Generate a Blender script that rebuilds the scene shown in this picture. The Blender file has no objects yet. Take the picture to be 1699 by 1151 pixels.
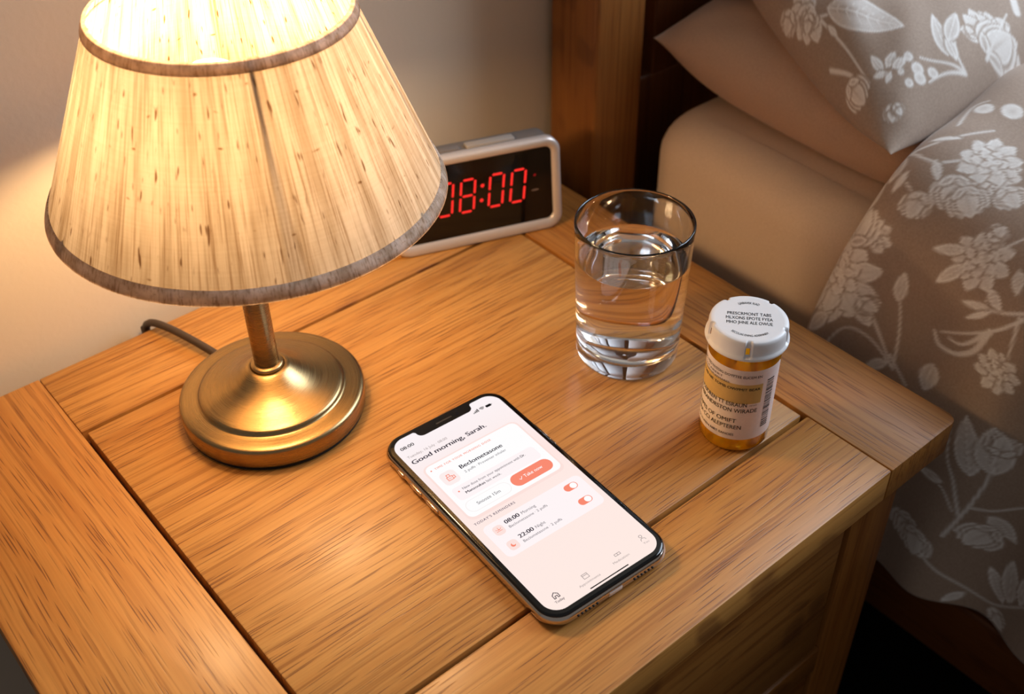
import bpy, bmesh, math, random
import numpy as np
from mathutils import Vector, Matrix, Euler
pi = math.pi
random.seed(7)
sc = bpy.context.scene
COL = sc.collection

# ------------------------------------------------------------------ camera
TZ = 0.5                     # height of the nightstand top above the floor
CAM = (-0.1009, -0.4841, 0.4172 + TZ); YAW, PITCH, ROLL, FPX = 0.689, -0.6916, -0.0176, 1877.6
fwd = Vector((math.sin(YAW)*math.cos(PITCH), math.cos(YAW)*math.cos(PITCH), math.sin(PITCH)))
rgt = Vector((math.cos(YAW), -math.sin(YAW), 0)); upv = rgt.cross(fwd)
r2 = rgt*math.cos(ROLL) + upv*math.sin(ROLL); u2 = -rgt*math.sin(ROLL) + upv*math.cos(ROLL)
cd = bpy.data.cameras.new('camera'); cam = bpy.data.objects.new('camera', cd); COL.objects.link(cam)
M = Matrix((r2, u2, -fwd)).transposed().to_4x4(); M.translation = Vector(CAM)
cam.matrix_world = M
cd.sensor_width = 36; cd.lens = FPX/1699*36; cd.clip_start = 0.01
cd.dof.use_dof = True; cd.dof.focus_distance = 0.545; cd.dof.aperture_fstop = 9.0
sc.camera = cam

# ------------------------------------------------------------------ world, window light, exposure
wd = bpy.data.worlds.new('world'); sc.world = wd; wd.use_nodes = True
bg = wd.node_tree.nodes['Background']; bg.inputs[0].default_value = (0.72, 0.68, 0.66, 1); bg.inputs[1].default_value = 0.25
ld = bpy.data.lights.new('window_daylight', 'AREA'); ld.shape = 'RECTANGLE'; ld.size = 1.7; ld.size_y = 1.6
ld.energy = 92; ld.color = (0.74, 0.86, 1.0)
lo = bpy.data.objects.new('window_daylight', ld); COL.objects.link(lo)
lo.location = (2.4, -0.75, 2.1)
lo.rotation_euler = (Vector((0.4, -0.1, 0.5)) - Vector(lo.location)).to_track_quat('-Z', 'Y').to_euler()
sc.view_settings.view_transform = 'Standard'; sc.view_settings.look = 'None'
sc.cycles.sample_clamp_indirect = 0.0; sc.view_settings.exposure = 0.0; sc.view_settings.gamma = 1.0; sc.view_settings.use_curve_mapping = False
BULB = 98.0
BULB_COL = (1.0, 0.67, 0.345)

# ------------------------------------------------------------------ helpers
def srgb(r, g, b):
    f = lambda c: (c/255/12.92) if c <= 10 else ((c/255+0.055)/1.055)**2.4
    return (f(r), f(g), f(b), 1)
def link(o, parent=None):
    COL.objects.link(o)
    if parent is not None: o.parent = parent
    return o
def obj(name, me, mat=None, parent=None, smooth=True, loc=None):
    if isinstance(me, bmesh.types.BMesh):
        b = me; me = bpy.data.meshes.new(name); b.to_mesh(me); b.free()
    if mat is not None and len(me.materials) == 0: me.materials.append(mat)
    if smooth:
        me.polygons.foreach_set('use_smooth', [True]*len(me.polygons))
    o = link(bpy.data.objects.new(name, me), parent)
    if loc is not None: o.location = loc
    return o
def sharp(o, deg=35):
    me = o.data; b = bmesh.new(); b.from_mesh(me)
    for e in b.edges:
        if len(e.link_faces) == 2 and e.calc_face_angle(0) > math.radians(deg): e.smooth = False
    b.to_mesh(me); b.free(); return o
def empty(name, loc, rz=0):
    o = bpy.data.objects.new(name, None); o.empty_display_size = 0.02; COL.objects.link(o)
    o.location = loc; o.rotation_euler = (0, 0, rz); return o
def tag(o, label=None, cat=None, group=None, kind=None):
    if label: o['label'] = label
    if cat: o['category'] = cat
    if group: o['group'] = group
    if kind: o['kind'] = kind
    return o
def pydata(name, v, f):
    me = bpy.data.meshes.new(name); me.from_pydata([tuple(map(float, p)) for p in v], [], f); me.update(); return me
def box_bm(x0, x1, y0, y1, z0, z1, bev=0.0, seg=2, bm=None):
    b = bmesh.new(); bmesh.ops.create_cube(b, size=1)
    for v in b.verts:
        v.co = Vector((x0 if v.co.x < 0 else x1, y0 if v.co.y < 0 else y1, z0 if v.co.z < 0 else z1))
    if bev > 0: bmesh.ops.bevel(b, geom=list(b.edges), offset=bev, segments=seg, profile=0.5, affect='EDGES')
    return b
def lathe(name, prof, n=96, cap0=False, cap1=False, closed=False):
    """prof: list of (r, z); UVs u = angle, v = length along the profile"""
    v = []; f = []; m = len(prof)
    for r, z in prof:
        for k in range(n):
            a = 2*pi*k/n; v.append((r*math.cos(a), r*math.sin(a), z))
    rows = m if closed else m-1
    for i in range(rows):
        i2 = (i+1) % m
        for k in range(n):
            k2 = (k+1) % n; f.append((i*n+k, i*n+k2, i2*n+k2, i2*n+k))
    if cap0: f.append(tuple(reversed(range(n))))
    if cap1: f.append(tuple(range((m-1)*n, m*n)))
    me = pydata(name, v, f)
    uv = me.uv_layers.new(name='UVMap'); L = [0]
    for i in range(1, m): L.append(L[-1] + math.hypot(prof[i][0]-prof[i-1][0], prof[i][1]-prof[i-1][1]))
    tot = max(L[-1], 1e-9)
    for p in me.polygons:
        for j, li in enumerate(p.loop_indices):
            vi = me.loops[li].vertex_index; k = vi % n; i = vi//n
            if k == 0 and any((me.loops[q].vertex_index % n) == n-1 for q in p.loop_indices): k = n
            uv.data[li].uv = (k/n, L[i]/tot)
    return me
def rounded_rect(w, h, r, n=10):
    pts = []
    for cx, cy, a0 in ((w/2-r, h/2-r, 0), (-w/2+r, h/2-r, pi/2), (-w/2+r, -h/2+r, pi), (w/2-r, -h/2+r, 1.5*pi)):
        for k in range(n+1):
            a = a0 + pi/2*k/n; pts.append((cx+r*math.cos(a), cy+r*math.sin(a)))
    return pts
def prism(name, pts, z0, z1):
    n = len(pts); v = [(x, y, z0) for x, y in pts] + [(x, y, z1) for x, y in pts]
    f = [tuple(reversed(range(n))), tuple(range(n, 2*n))] + [(i, (i+1) % n, n+(i+1) % n, n+i) for i in range(n)]
    return pydata(name, v, f)
def loft(name, rings, cap0=True, cap1=True):
    n = len(rings[0]); v = [p for r in rings for p in r]; f = []
    for i in range(len(rings)-1):
        for k in range(n):
            k2 = (k+1) % n; f.append((i*n+k, i*n+k2, (i+1)*n+k2, (i+1)*n+k))
    if cap0: f.append(tuple(reversed(range(n))))
    if cap1: f.append(tuple(range((len(rings)-1)*n, len(rings)*n)))
    return pydata(name, v, f)
def tube(name, pts, r, n=12):
    pts = [Vector(p) for p in pts]
    # Catmull-Rom resample
    P = []
    for i in range(len(pts)-1):
        p0 = pts[max(i-1, 0)]; p1 = pts[i]; p2 = pts[i+1]; p3 = pts[min(i+2, len(pts)-1)]
        for k in range(8):
            t = k/8
            P.append(0.5*((2*p1)+(p2-p0)*t+(2*p0-5*p1+4*p2-p3)*t*t+(3*p1-p0-3*p2+p3)*t**3))
    P.append(pts[-1]); rings = []
    ref = Vector((0.3, 0.2, 1)).normalized()
    for i, p in enumerate(P):
        d = (P[min(i+1, len(P)-1)]-P[max(i-1, 0)]).normalized()
        a = d.cross(ref)
        if a.length < 1e-4: a = d.cross(Vector((1, 0, 0)))
        a.normalize(); b = d.cross(a)
        rings.append([tuple(p + a*(r*math.cos(2*pi*k/n)) + b*(r*math.sin(2*pi*k/n))) for k in range(n)])
    return loft(name, rings)
_txt = {}
def text_mesh(s, x0, x1, y, cap, bold=0.0, z=0.0, name='text', space=1.0):
    """flat lettering as a mesh: from x0 to x1 on baseline y with capital height cap"""
    cu = bpy.data.curves.new('t', 'FONT'); cu.body = s; cu.size = 1.0;  cu.resolution_u = 3
    cu.space_character = space
    o = bpy.data.objects.new('t', cu); COL.objects.link(o)
    bpy.context.view_layer.update()
    dg = bpy.context.evaluated_depsgraph_get()
    me = bpy.data.meshes.new_from_object(o.evaluated_get(dg)); me.name = name
    bpy.data.objects.remove(o); bpy.data.curves.remove(cu)
    co = np.empty(len(me.vertices)*3); me.vertices.foreach_get('co', co); co = co.reshape(-1, 3)
    a, b = co[:, 0].min(), co[:, 0].max()
    if bold > 0.0035:                      # heavier strokes: the same letters again, a hair to the side
        n = len(co); me2 = bpy.data.meshes.new(name); sh = np.array([bold*2.4, 0, 0])
        fl = [tuple(p.vertices) for p in me.polygons]
        me2.from_pydata(np.concatenate([co, co+sh, co+sh/2]).tolist(), [], fl + [tuple(i+n for i in f) for f in fl] + [tuple(i+2*n for i in f) for f in fl])
        bpy.data.meshes.remove(me); me = me2; co = np.concatenate([co, co+sh, co+sh/2]); b = b+sh[0]
    co[:, 0] = x0 + (co[:, 0]-a)/(b-a)*(x1-x0); co[:, 1] = y + co[:, 1]*cap/0.70; co[:, 2] = z
    me.vertices.foreach_set('co', co.ravel()); me.update()
    return me

# ------------------------------------------------------------------ materials
def new_mat(name):
    m = bpy.data.materials.new(name); m.use_nodes = True
    nt = m.node_tree; return m, nt, nt.nodes['Principled BSDF']
def plain(name, col, rough=0.5, metal=0.0, **kw):
    m, nt, p = new_mat(name); p.inputs['Base Color'].default_value = col
    p.inputs['Roughness'].default_value = rough; p.inputs['Metallic'].default_value = metal
    for k, v in kw.items(): p.inputs[k.replace('_', ' ')].default_value = v
    # a faint procedural variation so that nothing is perfectly uniform
    n = nt.nodes.new('ShaderNodeTexNoise'); n.inputs['Scale'].default_value = 90
    mr = nt.nodes.new('ShaderNodeMapRange'); mr.inputs[3].default_value = max(rough-0.04, 0); mr.inputs[4].default_value = rough+0.04
    nt.links.new(n.outputs['Fac'], mr.inputs[0]); nt.links.new(mr.outputs[0], p.inputs['Roughness'])
    return m
def emit(name, col, s=1.0):
    m = bpy.data.materials.new(name); m.use_nodes = True; nt = m.node_tree; nt.nodes.clear()
    e = nt.nodes.new('ShaderNodeEmission'); e.inputs[0].default_value = col; e.inputs[1].default_value = s
    o = nt.nodes.new('ShaderNodeOutputMaterial'); nt.links.new(e.outputs[0], o.inputs[0]); return m
def N(nt, t, **kw):
    n = nt.nodes.new(t)
    for k, v in kw.items():
        if hasattr(n, k) and k not in n.inputs: setattr(n, k, v)
        else: n.inputs[k].default_value = v
    return n
def ramp(nt, stops):
    r = nt.nodes.new('ShaderNodeValToRGB'); e = r.color_ramp.elements
    while len(e) < len(stops): e.new(0.5)
    for el, (p, c) in zip(e, stops): el.position = p; el.color = c
    return r
def mixc(nt, fac, a, b, mode='MIX'):
    m = nt.nodes.new('ShaderNodeMix'); m.data_type = 'RGBA'; m.blend_type = mode
    for i, v in ((0, fac), (6, a), (7, b)):
        if hasattr(v, 'links'): nt.links.new(v, m.inputs[i])
        else: m.inputs[i].default_value = v
    return m.outputs[2]
def oak(name, axis='x', off=(0, 0, 0), tone=(1, 1, 1), coat=0.08, rough=0.47, pore=1.0):
    m, nt, p = new_mat(name); L = nt.links.new
    tc = N(nt, 'ShaderNodeTexCoord')
    sep = N(nt, 'ShaderNodeSeparateXYZ'); L(tc.outputs['Object'], sep.inputs[0])
    cmb = N(nt, 'ShaderNodeCombineXYZ')
    order = {'x': (0, 1, 2), 'y': (1, 0, 2), 'z': (2, 0, 1)}[axis]
    for i, k in enumerate(order): L(sep.outputs[k], cmb.inputs[i])
    mp = N(nt, 'ShaderNodeMapping'); L(cmb.outputs[0], mp.inputs[0]); mp.inputs['Location'].default_value = off
    def scaled(s):
        q = N(nt, 'ShaderNodeVectorMath', operation='MULTIPLY'); q.inputs[1].default_value = s
        L(mp.outputs[0], q.inputs[0]); return q.outputs[0]
    # slow warp of the grain lines
    wv = N(nt, 'ShaderNodeTexNoise', Scale=1.0, Detail=2.0); L(scaled((5, 16, 16)), wv.inputs['Vector'])
    ad = N(nt, 'ShaderNodeVectorMath', operation='MULTIPLY_ADD'); ad.inputs[1].default_value = (0, 0.010, 0.004)
    L(wv.outputs['Color'], ad.inputs[0]); L(mp.outputs[0], ad.inputs[2])
    def warped(s):
        q = N(nt, 'ShaderNodeVectorMath', operation='MULTIPLY'); q.inputs[1].default_value = s
        L(ad.outputs[0], q.inputs[0]); return q.outputs[0]
    band = N(nt, 'ShaderNodeTexNoise', Scale=1.0, Detail=4.0, Roughness=0.62); L(warped((3.0, 120, 40)), band.inputs['Vector'])
    broad = N(nt, 'ShaderNodeTexNoise', Scale=1.0, Detail=2.0); L(warped((3.5, 20, 10)), broad.inputs['Vector'])
    fine = N(nt, 'ShaderNodeTexNoise', Scale=1.0, Detail=3.0, Roughness=0.7); L(warped((14, 900, 500)), fine.inputs['Vector'])
    t = lambda r, g, b: tuple(c*k for c, k in zip(srgb(r, g, b)[:3], tone)) + (1,)
    c1 = ramp(nt, [(0.28, t(165, 110, 50)), (0.45, t(180, 125, 61)), (0.60, t(187, 134, 69)), (0.78, t(173, 118, 56))])
    L(band.outputs['Fac'], c1.inputs[0])
    c2 = ramp(nt, [(0.3, (0.90, 0.87, 0.82, 1)), (0.7, (1.04, 1.04, 1.04, 1))]); L(broad.outputs['Fac'], c2.inputs[0])
    col = mixc(nt, 1.0, c1.outputs[0], c2.outputs[0], 'MULTIPLY')
    c3 = ramp(nt, [(0.25, (0.80, 0.77, 0.72, 1)), (0.65, (1.05, 1.05, 1.05, 1))]); L(fine.outputs['Fac'], c3.inputs[0])
    col = mixc(nt, 0.8, col, c3.outputs[0], 'MULTIPLY')
    line = N(nt, 'ShaderNodeTexNoise', Scale=1.0, Detail=2.0, Roughness=0.55); L(warped((3.2, 400, 160)), line.inputs['Vector'])
    c4 = ramp(nt, [(0.37, (0.68, 0.58, 0.47, 1)), (0.46, (1.04, 1.04, 1.04, 1))]); L(line.outputs['Fac'], c4.inputs[0])
    col = mixc(nt, 0.75, col, c4.outputs[0], 'MULTIPLY')
    # open pores cluster in the early-wood bands
    vor = N(nt, 'ShaderNodeTexVoronoi', voronoi_dimensions='2D', Randomness=1.0, Scale=1.0); L(warped((19, 640, 1)), vor.inputs['Vector'])
    pm = ramp(nt, [(0.13, (1, 1, 1, 1)), (0.22, (0, 0, 0, 1))]); L(vor.outputs['Distance'], pm.inputs[0])
    bm_ = ramp(nt, [(0.45, (1, 1, 1, 1)), (0.62, (0.25, 0.25, 0.25, 1))]); L(band.outputs['Fac'], bm_.inputs[0])
    pf = N(nt, 'ShaderNodeMath', operation='MULTIPLY'); L(pm.outputs[0], pf.inputs[0]); L(bm_.outputs[0], pf.inputs[1])
    pf2 = N(nt, 'ShaderNodeMath', operation='MULTIPLY'); L(pf.outputs[0], pf2.inputs[0]); pf2.inputs[1].default_value = 0.74*pore
    col = mixc(nt, pf2.outputs[0], col, t(92, 46, 20))
    L(col, p.inputs['Base Color'])
    p.inputs['Roughness'].default_value = rough
    p.inputs['Specular IOR Level'].default_value = 0.4
    p.inputs['Coat Weight'].default_value = coat; p.inputs['Coat Roughness'].default_value = 0.22
    bp = N(nt, 'ShaderNodeBump', Strength=0.2, Distance=0.0004); bp.invert = True
    L(pf.outputs[0], bp.inputs['Height']); L(bp.outputs[0], p.inputs['Normal'])
    L(bp.outputs[0], p.inputs['Coat Normal'])
    return m

# ------------------------------------------------------------------ the setting: wall, floor
def wall_material():
    m, nt, p = new_mat('painted_plaster'); L = nt.links.new
    tc = N(nt, 'ShaderNodeTexCoord'); n = N(nt, 'ShaderNodeTexNoise', Scale=3.0, Detail=3.0); L(tc.outputs['Object'], n.inputs['Vector'])
    c = ramp(nt, [(0.3, srgb(203, 187, 166)), (0.7, srgb(210, 194, 173))]); L(n.outputs['Fac'], c.inputs[0]); L(c.outputs[0], p.inputs['Base Color'])
    p.inputs['Roughness'].default_value = 0.85
    n2 = N(nt, 'ShaderNodeTexNoise', Scale=260.0, Detail=2.0); L(tc.outputs['Object'], n2.inputs['Vector'])
    b = N(nt, 'ShaderNodeBump', Strength=0.12, Distance=0.001); L(n2.outputs['Fac'], b.inputs['Height']); L(b.outputs[0], p.inputs['Normal'])
    return m
WALL_Y = 0.072
tag(obj('wall_back', box_bm(-1.6, 2.4, WALL_Y, WALL_Y+0.1, 0, 2.3), wall_material(), smooth=False),
    'plain beige painted wall behind the lamp and alarm clock', kind='structure')
def floor_material():
    m, nt, p = new_mat('dark_carpet'); L = nt.links.new
    tc = N(nt, 'ShaderNodeTexCoord'); n = N(nt, 'ShaderNodeTexNoise', Scale=400.0, Detail=3.0); L(tc.outputs['Object'], n.inputs['Vector'])
    c = ramp(nt, [(0.3, srgb(12, 9, 6)), (0.7, srgb(24, 18, 12))]); L(n.outputs['Fac'], c.inputs[0]); L(c.outputs[0], p.inputs['Base Color'])
    p.inputs['Roughness'].default_value = 0.95; p.inputs['Specular IOR Level'].default_value = 0.05
    b = N(nt, 'ShaderNodeBump', Strength=0.6, Distance=0.004); L(n.outputs['Fac'], b.inputs['Height']); L(b.outputs[0], p.inputs['Normal'])
    return m
tag(obj('floor', box_bm(-1.6, 2.4, -2.6, WALL_Y, -0.05, 0), floor_material(), smooth=False),
    'dark carpeted floor in shadow beside the bed', kind='structure')

# ------------------------------------------------------------------ nightstand
X0, X1, YF, YB = -0.0808, 0.3606, -0.2973, 0.0583
PX0, PX1, PY0, PY1 = 0.0, 0.3016, -0.2421, 0.0     # centre panel
NS = (0.14, -0.12, 0)
ns = tag(empty('nightstand', NS), 'honey oak bedside nightstand with panelled top carrying the lamp and phone', 'nightstand')
def nsbox(name, x0, x1, y0, y1, z0, z1, mat, parent=ns, bev=0.0012, org=None, seg=2):
    # geometry is kept about its own middle so that the grain follows each board
    c = ((x0+x1)/2, (y0+y1)/2, (z0+z1)/2)
    o = obj(name, box_bm(x0-c[0], x1-c[0], y0-c[1], y1-c[1], z0-c[2], z1-c[2], bev, seg), mat, parent)
    base = (0, 0, 0) if org is None else org
    o.location = (c[0]-NS[0]-base[0], c[1]-NS[1]-base[1], c[2]-NS[2]-base[2]); sharp(o, 40); return o
TH = 0.022; ZT = TZ; ZB = TZ-TH
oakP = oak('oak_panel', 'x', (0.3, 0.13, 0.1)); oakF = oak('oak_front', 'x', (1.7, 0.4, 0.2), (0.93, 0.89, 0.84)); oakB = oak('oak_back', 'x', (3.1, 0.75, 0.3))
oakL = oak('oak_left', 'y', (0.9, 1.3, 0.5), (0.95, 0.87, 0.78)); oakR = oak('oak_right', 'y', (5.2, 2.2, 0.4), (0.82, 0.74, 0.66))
oakLeg = oak('oak_leg', 'z', (2.2, 0.3, 0.9), (0.62, 0.50, 0.38), pore=0.6); oakD = oak('oak_drawer_shaded', 'x', (6.0, 0.9, 0.7), (0.50, 0.42, 0.32), pore=0.6)  # drawer tone is darkened oak: the front's shade is put into its colour
# breadboard ends with softly rounded outer corners
def end_board(name, x0, x1, mat, outer):
    c = Vector(((x0+x1)/2, (YF+YB)/2, (ZB+ZT)/2))
    b = box_bm(x0-c.x, x1-c.x, YF-c.y, YB-c.y, -TH/2, TH/2)
    xe = (x1-c.x) if outer > 0 else (x0-c.x)
    ed = [e for e in b.edges if all(abs(v.co.x-xe) < 1e-6 for v in e.verts) and abs(e.verts[0].co.z-e.verts[1].co.z) > 1e-4]
    bmesh.ops.bevel(b, geom=ed, offset=0.006, segments=5, profile=0.5, affect='EDGES')
    bmesh.ops.bevel(b, geom=[e for e in b.edges if e.calc_face_angle(0) > 0.6], offset=0.0006, segments=2, profile=0.5, affect='EDGES')
    o = obj(name, b, mat, ns); o.location = c - Vector(NS); sharp(o, 40)
end_board('end_board', X0, PX0-0.0003, oakL, -1)
end_board('end_board', PX1+0.0003, X1, oakR, 1)
G = 0.0023                                          # open groove around the panel
nsbox('back_rail_board', PX0, PX1, PY1+G*0.5, YB, ZB, ZT, oakB, bev=0.0008)
nsbox('front_rail_board', PX0, PX1, YF, PY0-G*0.5, ZB, ZT, oakF, bev=0.0013)
nsbox('centre_panel', PX0+G, PX1-G, PY0+G*0.5, PY1-G*0.5, ZB+0.002, ZT, oakP, bev=0.0008)
groove = plain('groove_shadow_oak', srgb(96, 52, 24), 0.7)
nsbox('panel_bed', PX0-0.004, PX1+0.004, PY0-0.004, PY1+0.004, ZB-0.0005, ZB+0.014, groove, bev=0)
# legs, drawer fronts, rails
LX0, LX1 = X0+0.030, X1-0.030; LW = 0.041
FY = YF+0.0075                                      # plane of the leg fronts
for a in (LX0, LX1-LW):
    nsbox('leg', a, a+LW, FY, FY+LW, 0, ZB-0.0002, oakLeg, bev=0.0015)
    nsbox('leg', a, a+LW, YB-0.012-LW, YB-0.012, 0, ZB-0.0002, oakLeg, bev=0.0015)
DX0, DX1 = LX0+LW, LX1-LW
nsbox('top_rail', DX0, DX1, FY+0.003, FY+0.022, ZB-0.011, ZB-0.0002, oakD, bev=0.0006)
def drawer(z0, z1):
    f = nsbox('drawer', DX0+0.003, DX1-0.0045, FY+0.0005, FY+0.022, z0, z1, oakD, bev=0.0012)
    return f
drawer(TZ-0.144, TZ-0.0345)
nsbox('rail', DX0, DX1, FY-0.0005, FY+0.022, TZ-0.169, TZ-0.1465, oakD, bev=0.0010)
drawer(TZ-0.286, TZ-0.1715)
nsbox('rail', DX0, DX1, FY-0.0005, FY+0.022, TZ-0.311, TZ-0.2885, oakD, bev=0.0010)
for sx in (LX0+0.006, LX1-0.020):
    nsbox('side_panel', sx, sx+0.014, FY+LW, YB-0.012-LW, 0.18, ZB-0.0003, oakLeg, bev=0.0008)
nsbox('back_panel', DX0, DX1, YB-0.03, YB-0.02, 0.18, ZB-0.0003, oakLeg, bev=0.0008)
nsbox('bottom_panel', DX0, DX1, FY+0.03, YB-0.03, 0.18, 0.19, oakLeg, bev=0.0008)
dark = plain('drawer_gap_dark_oak', srgb(46, 20, 12), 0.8)
nsbox('drawer_box', DX0, DX1, FY+0.0225, FY+0.18, 0.20, ZB-0.012, dark, bev=0)

# ------------------------------------------------------------------ table lamp
LP = (0.0893, -0.0495, TZ)
lamp = tag(empty('table_lamp', LP), 'lit brass table lamp with a cream slub-fabric tapered shade', 'lamp')
def brass_material():
    m, nt, p = new_mat('brushed_antique_brass'); L = nt.links.new
    uv = N(nt, 'ShaderNodeUVMap'); mp = N(nt, 'ShaderNodeMapping'); mp.inputs['Scale'].default_value = (5, 420, 1); L(uv.outputs[0], mp.inputs[0])
    n = N(nt, 'ShaderNodeTexNoise', Scale=1.0, Detail=3.0); L(mp.outputs[0], n.inputs['Vector'])
    c = ramp(nt, [(0.3, srgb(148, 123, 84)), (0.7, srgb(170, 144, 102))]); L(n.outputs['Fac'], c.inputs[0]); L(c.outputs[0], p.inputs['Base Color'])
    p.inputs['Metallic'].default_value = 1.0
    r = N(nt, 'ShaderNodeMapRange'); r.inputs[3].default_value = 0.20; r.inputs[4].default_value = 0.34
    L(n.outputs['Fac'], r.inputs[0]); L(r.outputs[0], p.inputs['Roughness'])
    b = N(nt, 'ShaderNodeBump', Strength=0.10, Distance=0.0004); L(n.outputs['Fac'], b.inputs['Height']); L(b.outputs[0], p.inputs['Normal'])
    return m
brass = brass_material()
base_prof = [(0.0470, 0.0020), (0.0488, 0.0024), (0.0494, 0.0036), (0.0494, 0.0116), (0.0491, 0.0128), (0.0483, 0.0137), (0.0470, 0.0141), (0.0450, 0.0143),
             (0.0420, 0.0146), (0.0398, 0.0147), (0.0389, 0.0150), (0.0384, 0.0160), (0.0381, 0.0168), (0.0370, 0.0174), (0.0350, 0.0180), (0.0310, 0.0191), (0.0270, 0.0204), (0.0230, 0.0221),
             (0.0195, 0.0241), (0.0165, 0.0262), (0.0138, 0.0284), (0.0118, 0.0300), (0.0104, 0.0307), (0.0094, 0.0309), (0.0088, 0.0305)]
obj('base', lathe('base', base_prof, 128), brass, lamp)
obj('base_pad', lathe('base_pad', [(0.001, 0.0), (0.0480, 0.0), (0.0485, 0.0008), (0.0482, 0.0024), (0.0465, 0.0026)], 96), plain('black_felt', srgb(16, 11, 9), 0.9), lamp)
obj('collar', lathe('collar', [(0.0060, 0.0300), (0.0080, 0.0300), (0.0087, 0.0307), (0.0087, 0.0317), (0.0080, 0.0325), (0.0066, 0.0328)], 64), brass, lamp)
obj('stem', lathe('stem', [(0.0065, 0.0300), (0.0065, 0.1420), (0.0060, 0.1425)], 48), brass, lamp)
obj('socket', lathe('socket', [(0.0060, 0.1420), (0.0120, 0.1425), (0.0140, 0.1450), (0.0140, 0.1540), (0.0120, 0.1562), (0.0060, 0.1564)], 48), plain('ivory_socket', srgb(205, 190, 160), 0.5), lamp)
# bulb
SH = Vector((0.0077, -0.0035, 0))
# glowing envelope; its light is given off by a spherical lamp of the same size
bulb_m = emit('bulb_glow', BULB_COL + (1,), 14.0)
bp_ = [(0.0085, 0.1560), (0.0095, 0.1590), (0.0130, 0.1650), (0.0185, 0.1715), (0.0212, 0.1780), (0.0216, 0.1820), (0.0205, 0.1890), (0.0165, 0.1950), (0.0100, 0.1992), (0.0040, 0.2006), (0.0003, 0.2008)]
bulb = obj('bulb', lathe('bulb', bp_, 32), bulb_m, lamp)
pl = bpy.data.lights.new('bulb_light', 'POINT'); pl.shadow_soft_size = 0.0226; pl.color = BULB_COL; pl.energy = 4*pi*pi*0.0226**2*BULB
pl.use_soft_falloff = False
plo = bpy.data.objects.new('bulb_light', pl); COL.objects.link(plo); plo.parent = lamp; plo.location = (0, 0, 0.1800)
def shade_material(name, base, trans, tw, slub=1.0):
    m = bpy.data.materials.new(name); m.use_nodes = True; nt = m.node_tree; nt.nodes.clear(); L = nt.links.new
    uv = N(nt, 'ShaderNodeUVMap')
    def nz(su, sv, detail=2.0, rough=0.5):
        mp = N(nt, 'ShaderNodeMapping'); mp.inputs['Scale'].default_value = (su, sv, 1); L(uv.outputs[0], mp.inputs[0])
        n = N(nt, 'ShaderNodeTexNoise', Scale=1.0, Detail=detail, Roughness=rough); L(mp.outputs[0], n.inputs['Vector']); return n.outputs['Fac']
    thread = ramp(nt, [(0.34, (0.58, 0.48, 0.38, 1)), (0.50, (1, 1, 1, 1)), (0.75, (1.0, 1.0, 1.0, 1))]); L(nz(520, 1.6, 3.0, 0.7), thread.inputs[0])
    wide = ramp(nt, [(0.36, (0.66, 0.60, 0.52, 1)), (0.60, (1, 1, 1, 1))]); L(nz(60, 0.9, 3.0, 0.6), wide.inputs[0])
    weft = ramp(nt, [(0.30, (0.93, 0.92, 0.90, 1)), (0.70, (1, 1, 1, 1))]); L(nz(14, 90, 2.0), weft.inputs[0])
    spot = ramp(nt, [(0.665, (1, 1, 1, 1)), (0.73, (0.30, 0.20, 0.13, 1))]); L(nz(230, 8, 1.0), spot.inputs[0])
    knot = ramp(nt, [(0.735, (1, 1, 1, 1)), (0.79, (0.45, 0.33, 0.22, 1))]); L(nz(60, 20, 1.0), knot.inputs[0])
    f = mixc(nt, 1.0, thread.outputs[0], wide.outputs[0], 'MULTIPLY'); f = mixc(nt, 1.0, f, weft.outputs[0], 'MULTIPLY')
    f = mixc(nt, slub, f, spot.outputs[0], 'MULTIPLY'); f = mixc(nt, slub, f, knot.outputs[0], 'MULTIPLY')
    d = N(nt, 'ShaderNodeBsdfDiffuse'); t = N(nt, 'ShaderNodeBsdfTranslucent')
    L(mixc(nt, 1.0, f, base, 'MULTIPLY'), d.inputs[0]); L(mixc(nt, 1.0, f, trans, 'MULTIPLY'), t.inputs[0])
    mx = N(nt, 'ShaderNodeMixShader'); mx.inputs[0].default_value = tw; L(d.outputs[0], mx.inputs[1]); L(t.outputs[0], mx.inputs[2])
    o = N(nt, 'ShaderNodeOutputMaterial'); L(mx.outputs[0], o.inputs[0]); return m
RB, RT, HS, ZS = 0.0916, 0.0557, 0.0877, 0.1377
def srad(t): return RB + (RT-RB)*t
def shade_obj(name, prof, mat, parent, thick=0):
    o = obj(name, lathe(name, prof, 192), mat, parent)
    return o
sm = shade_material('slub_silk', srgb(232, 214, 190), (0.29, 0.230, 0.165, 1), 0.42)
shade = shade_obj('shade', [(srad(t), HS*t) for t in np.linspace(0.0, 1.0, 24)], sm, lamp)
shade.location = SH + Vector((0, 0, ZS)); shade.rotation_euler = (0.0034, 0.0156, 0)
hm = shade_material('hem_tape', srgb(236, 222, 208), (0.56, 0.42, 0.31, 1), 0.5, 0.4)
def band(t0, t1, off):
    pr = [(srad(t0)-off, HS*t0), (srad(t0)+off, HS*t0), (srad((t0+t1)/2)+off*1.3, HS*(t0+t1)/2), (srad(t1)+off, HS*t1), (srad(t1)-off, HS*t1)]
    return shade_obj('hem', pr, hm, shade)
band(-0.006, 0.062, 0.0007); band(0.955, 1.008, 0.0008)
wire = plain('frame_wire', srgb(150, 135, 110), 0.5, 0.3)
rr = srad(0.985)-0.0010
obj('fitter_ring', lathe('fitter_ring', [(0.0105+0.0012*math.cos(a), HS*0.10+0.0012*math.sin(a)) for a in np.linspace(0, 2*pi, 8, endpoint=False)], 32, closed=True), wire, shade)
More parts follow.
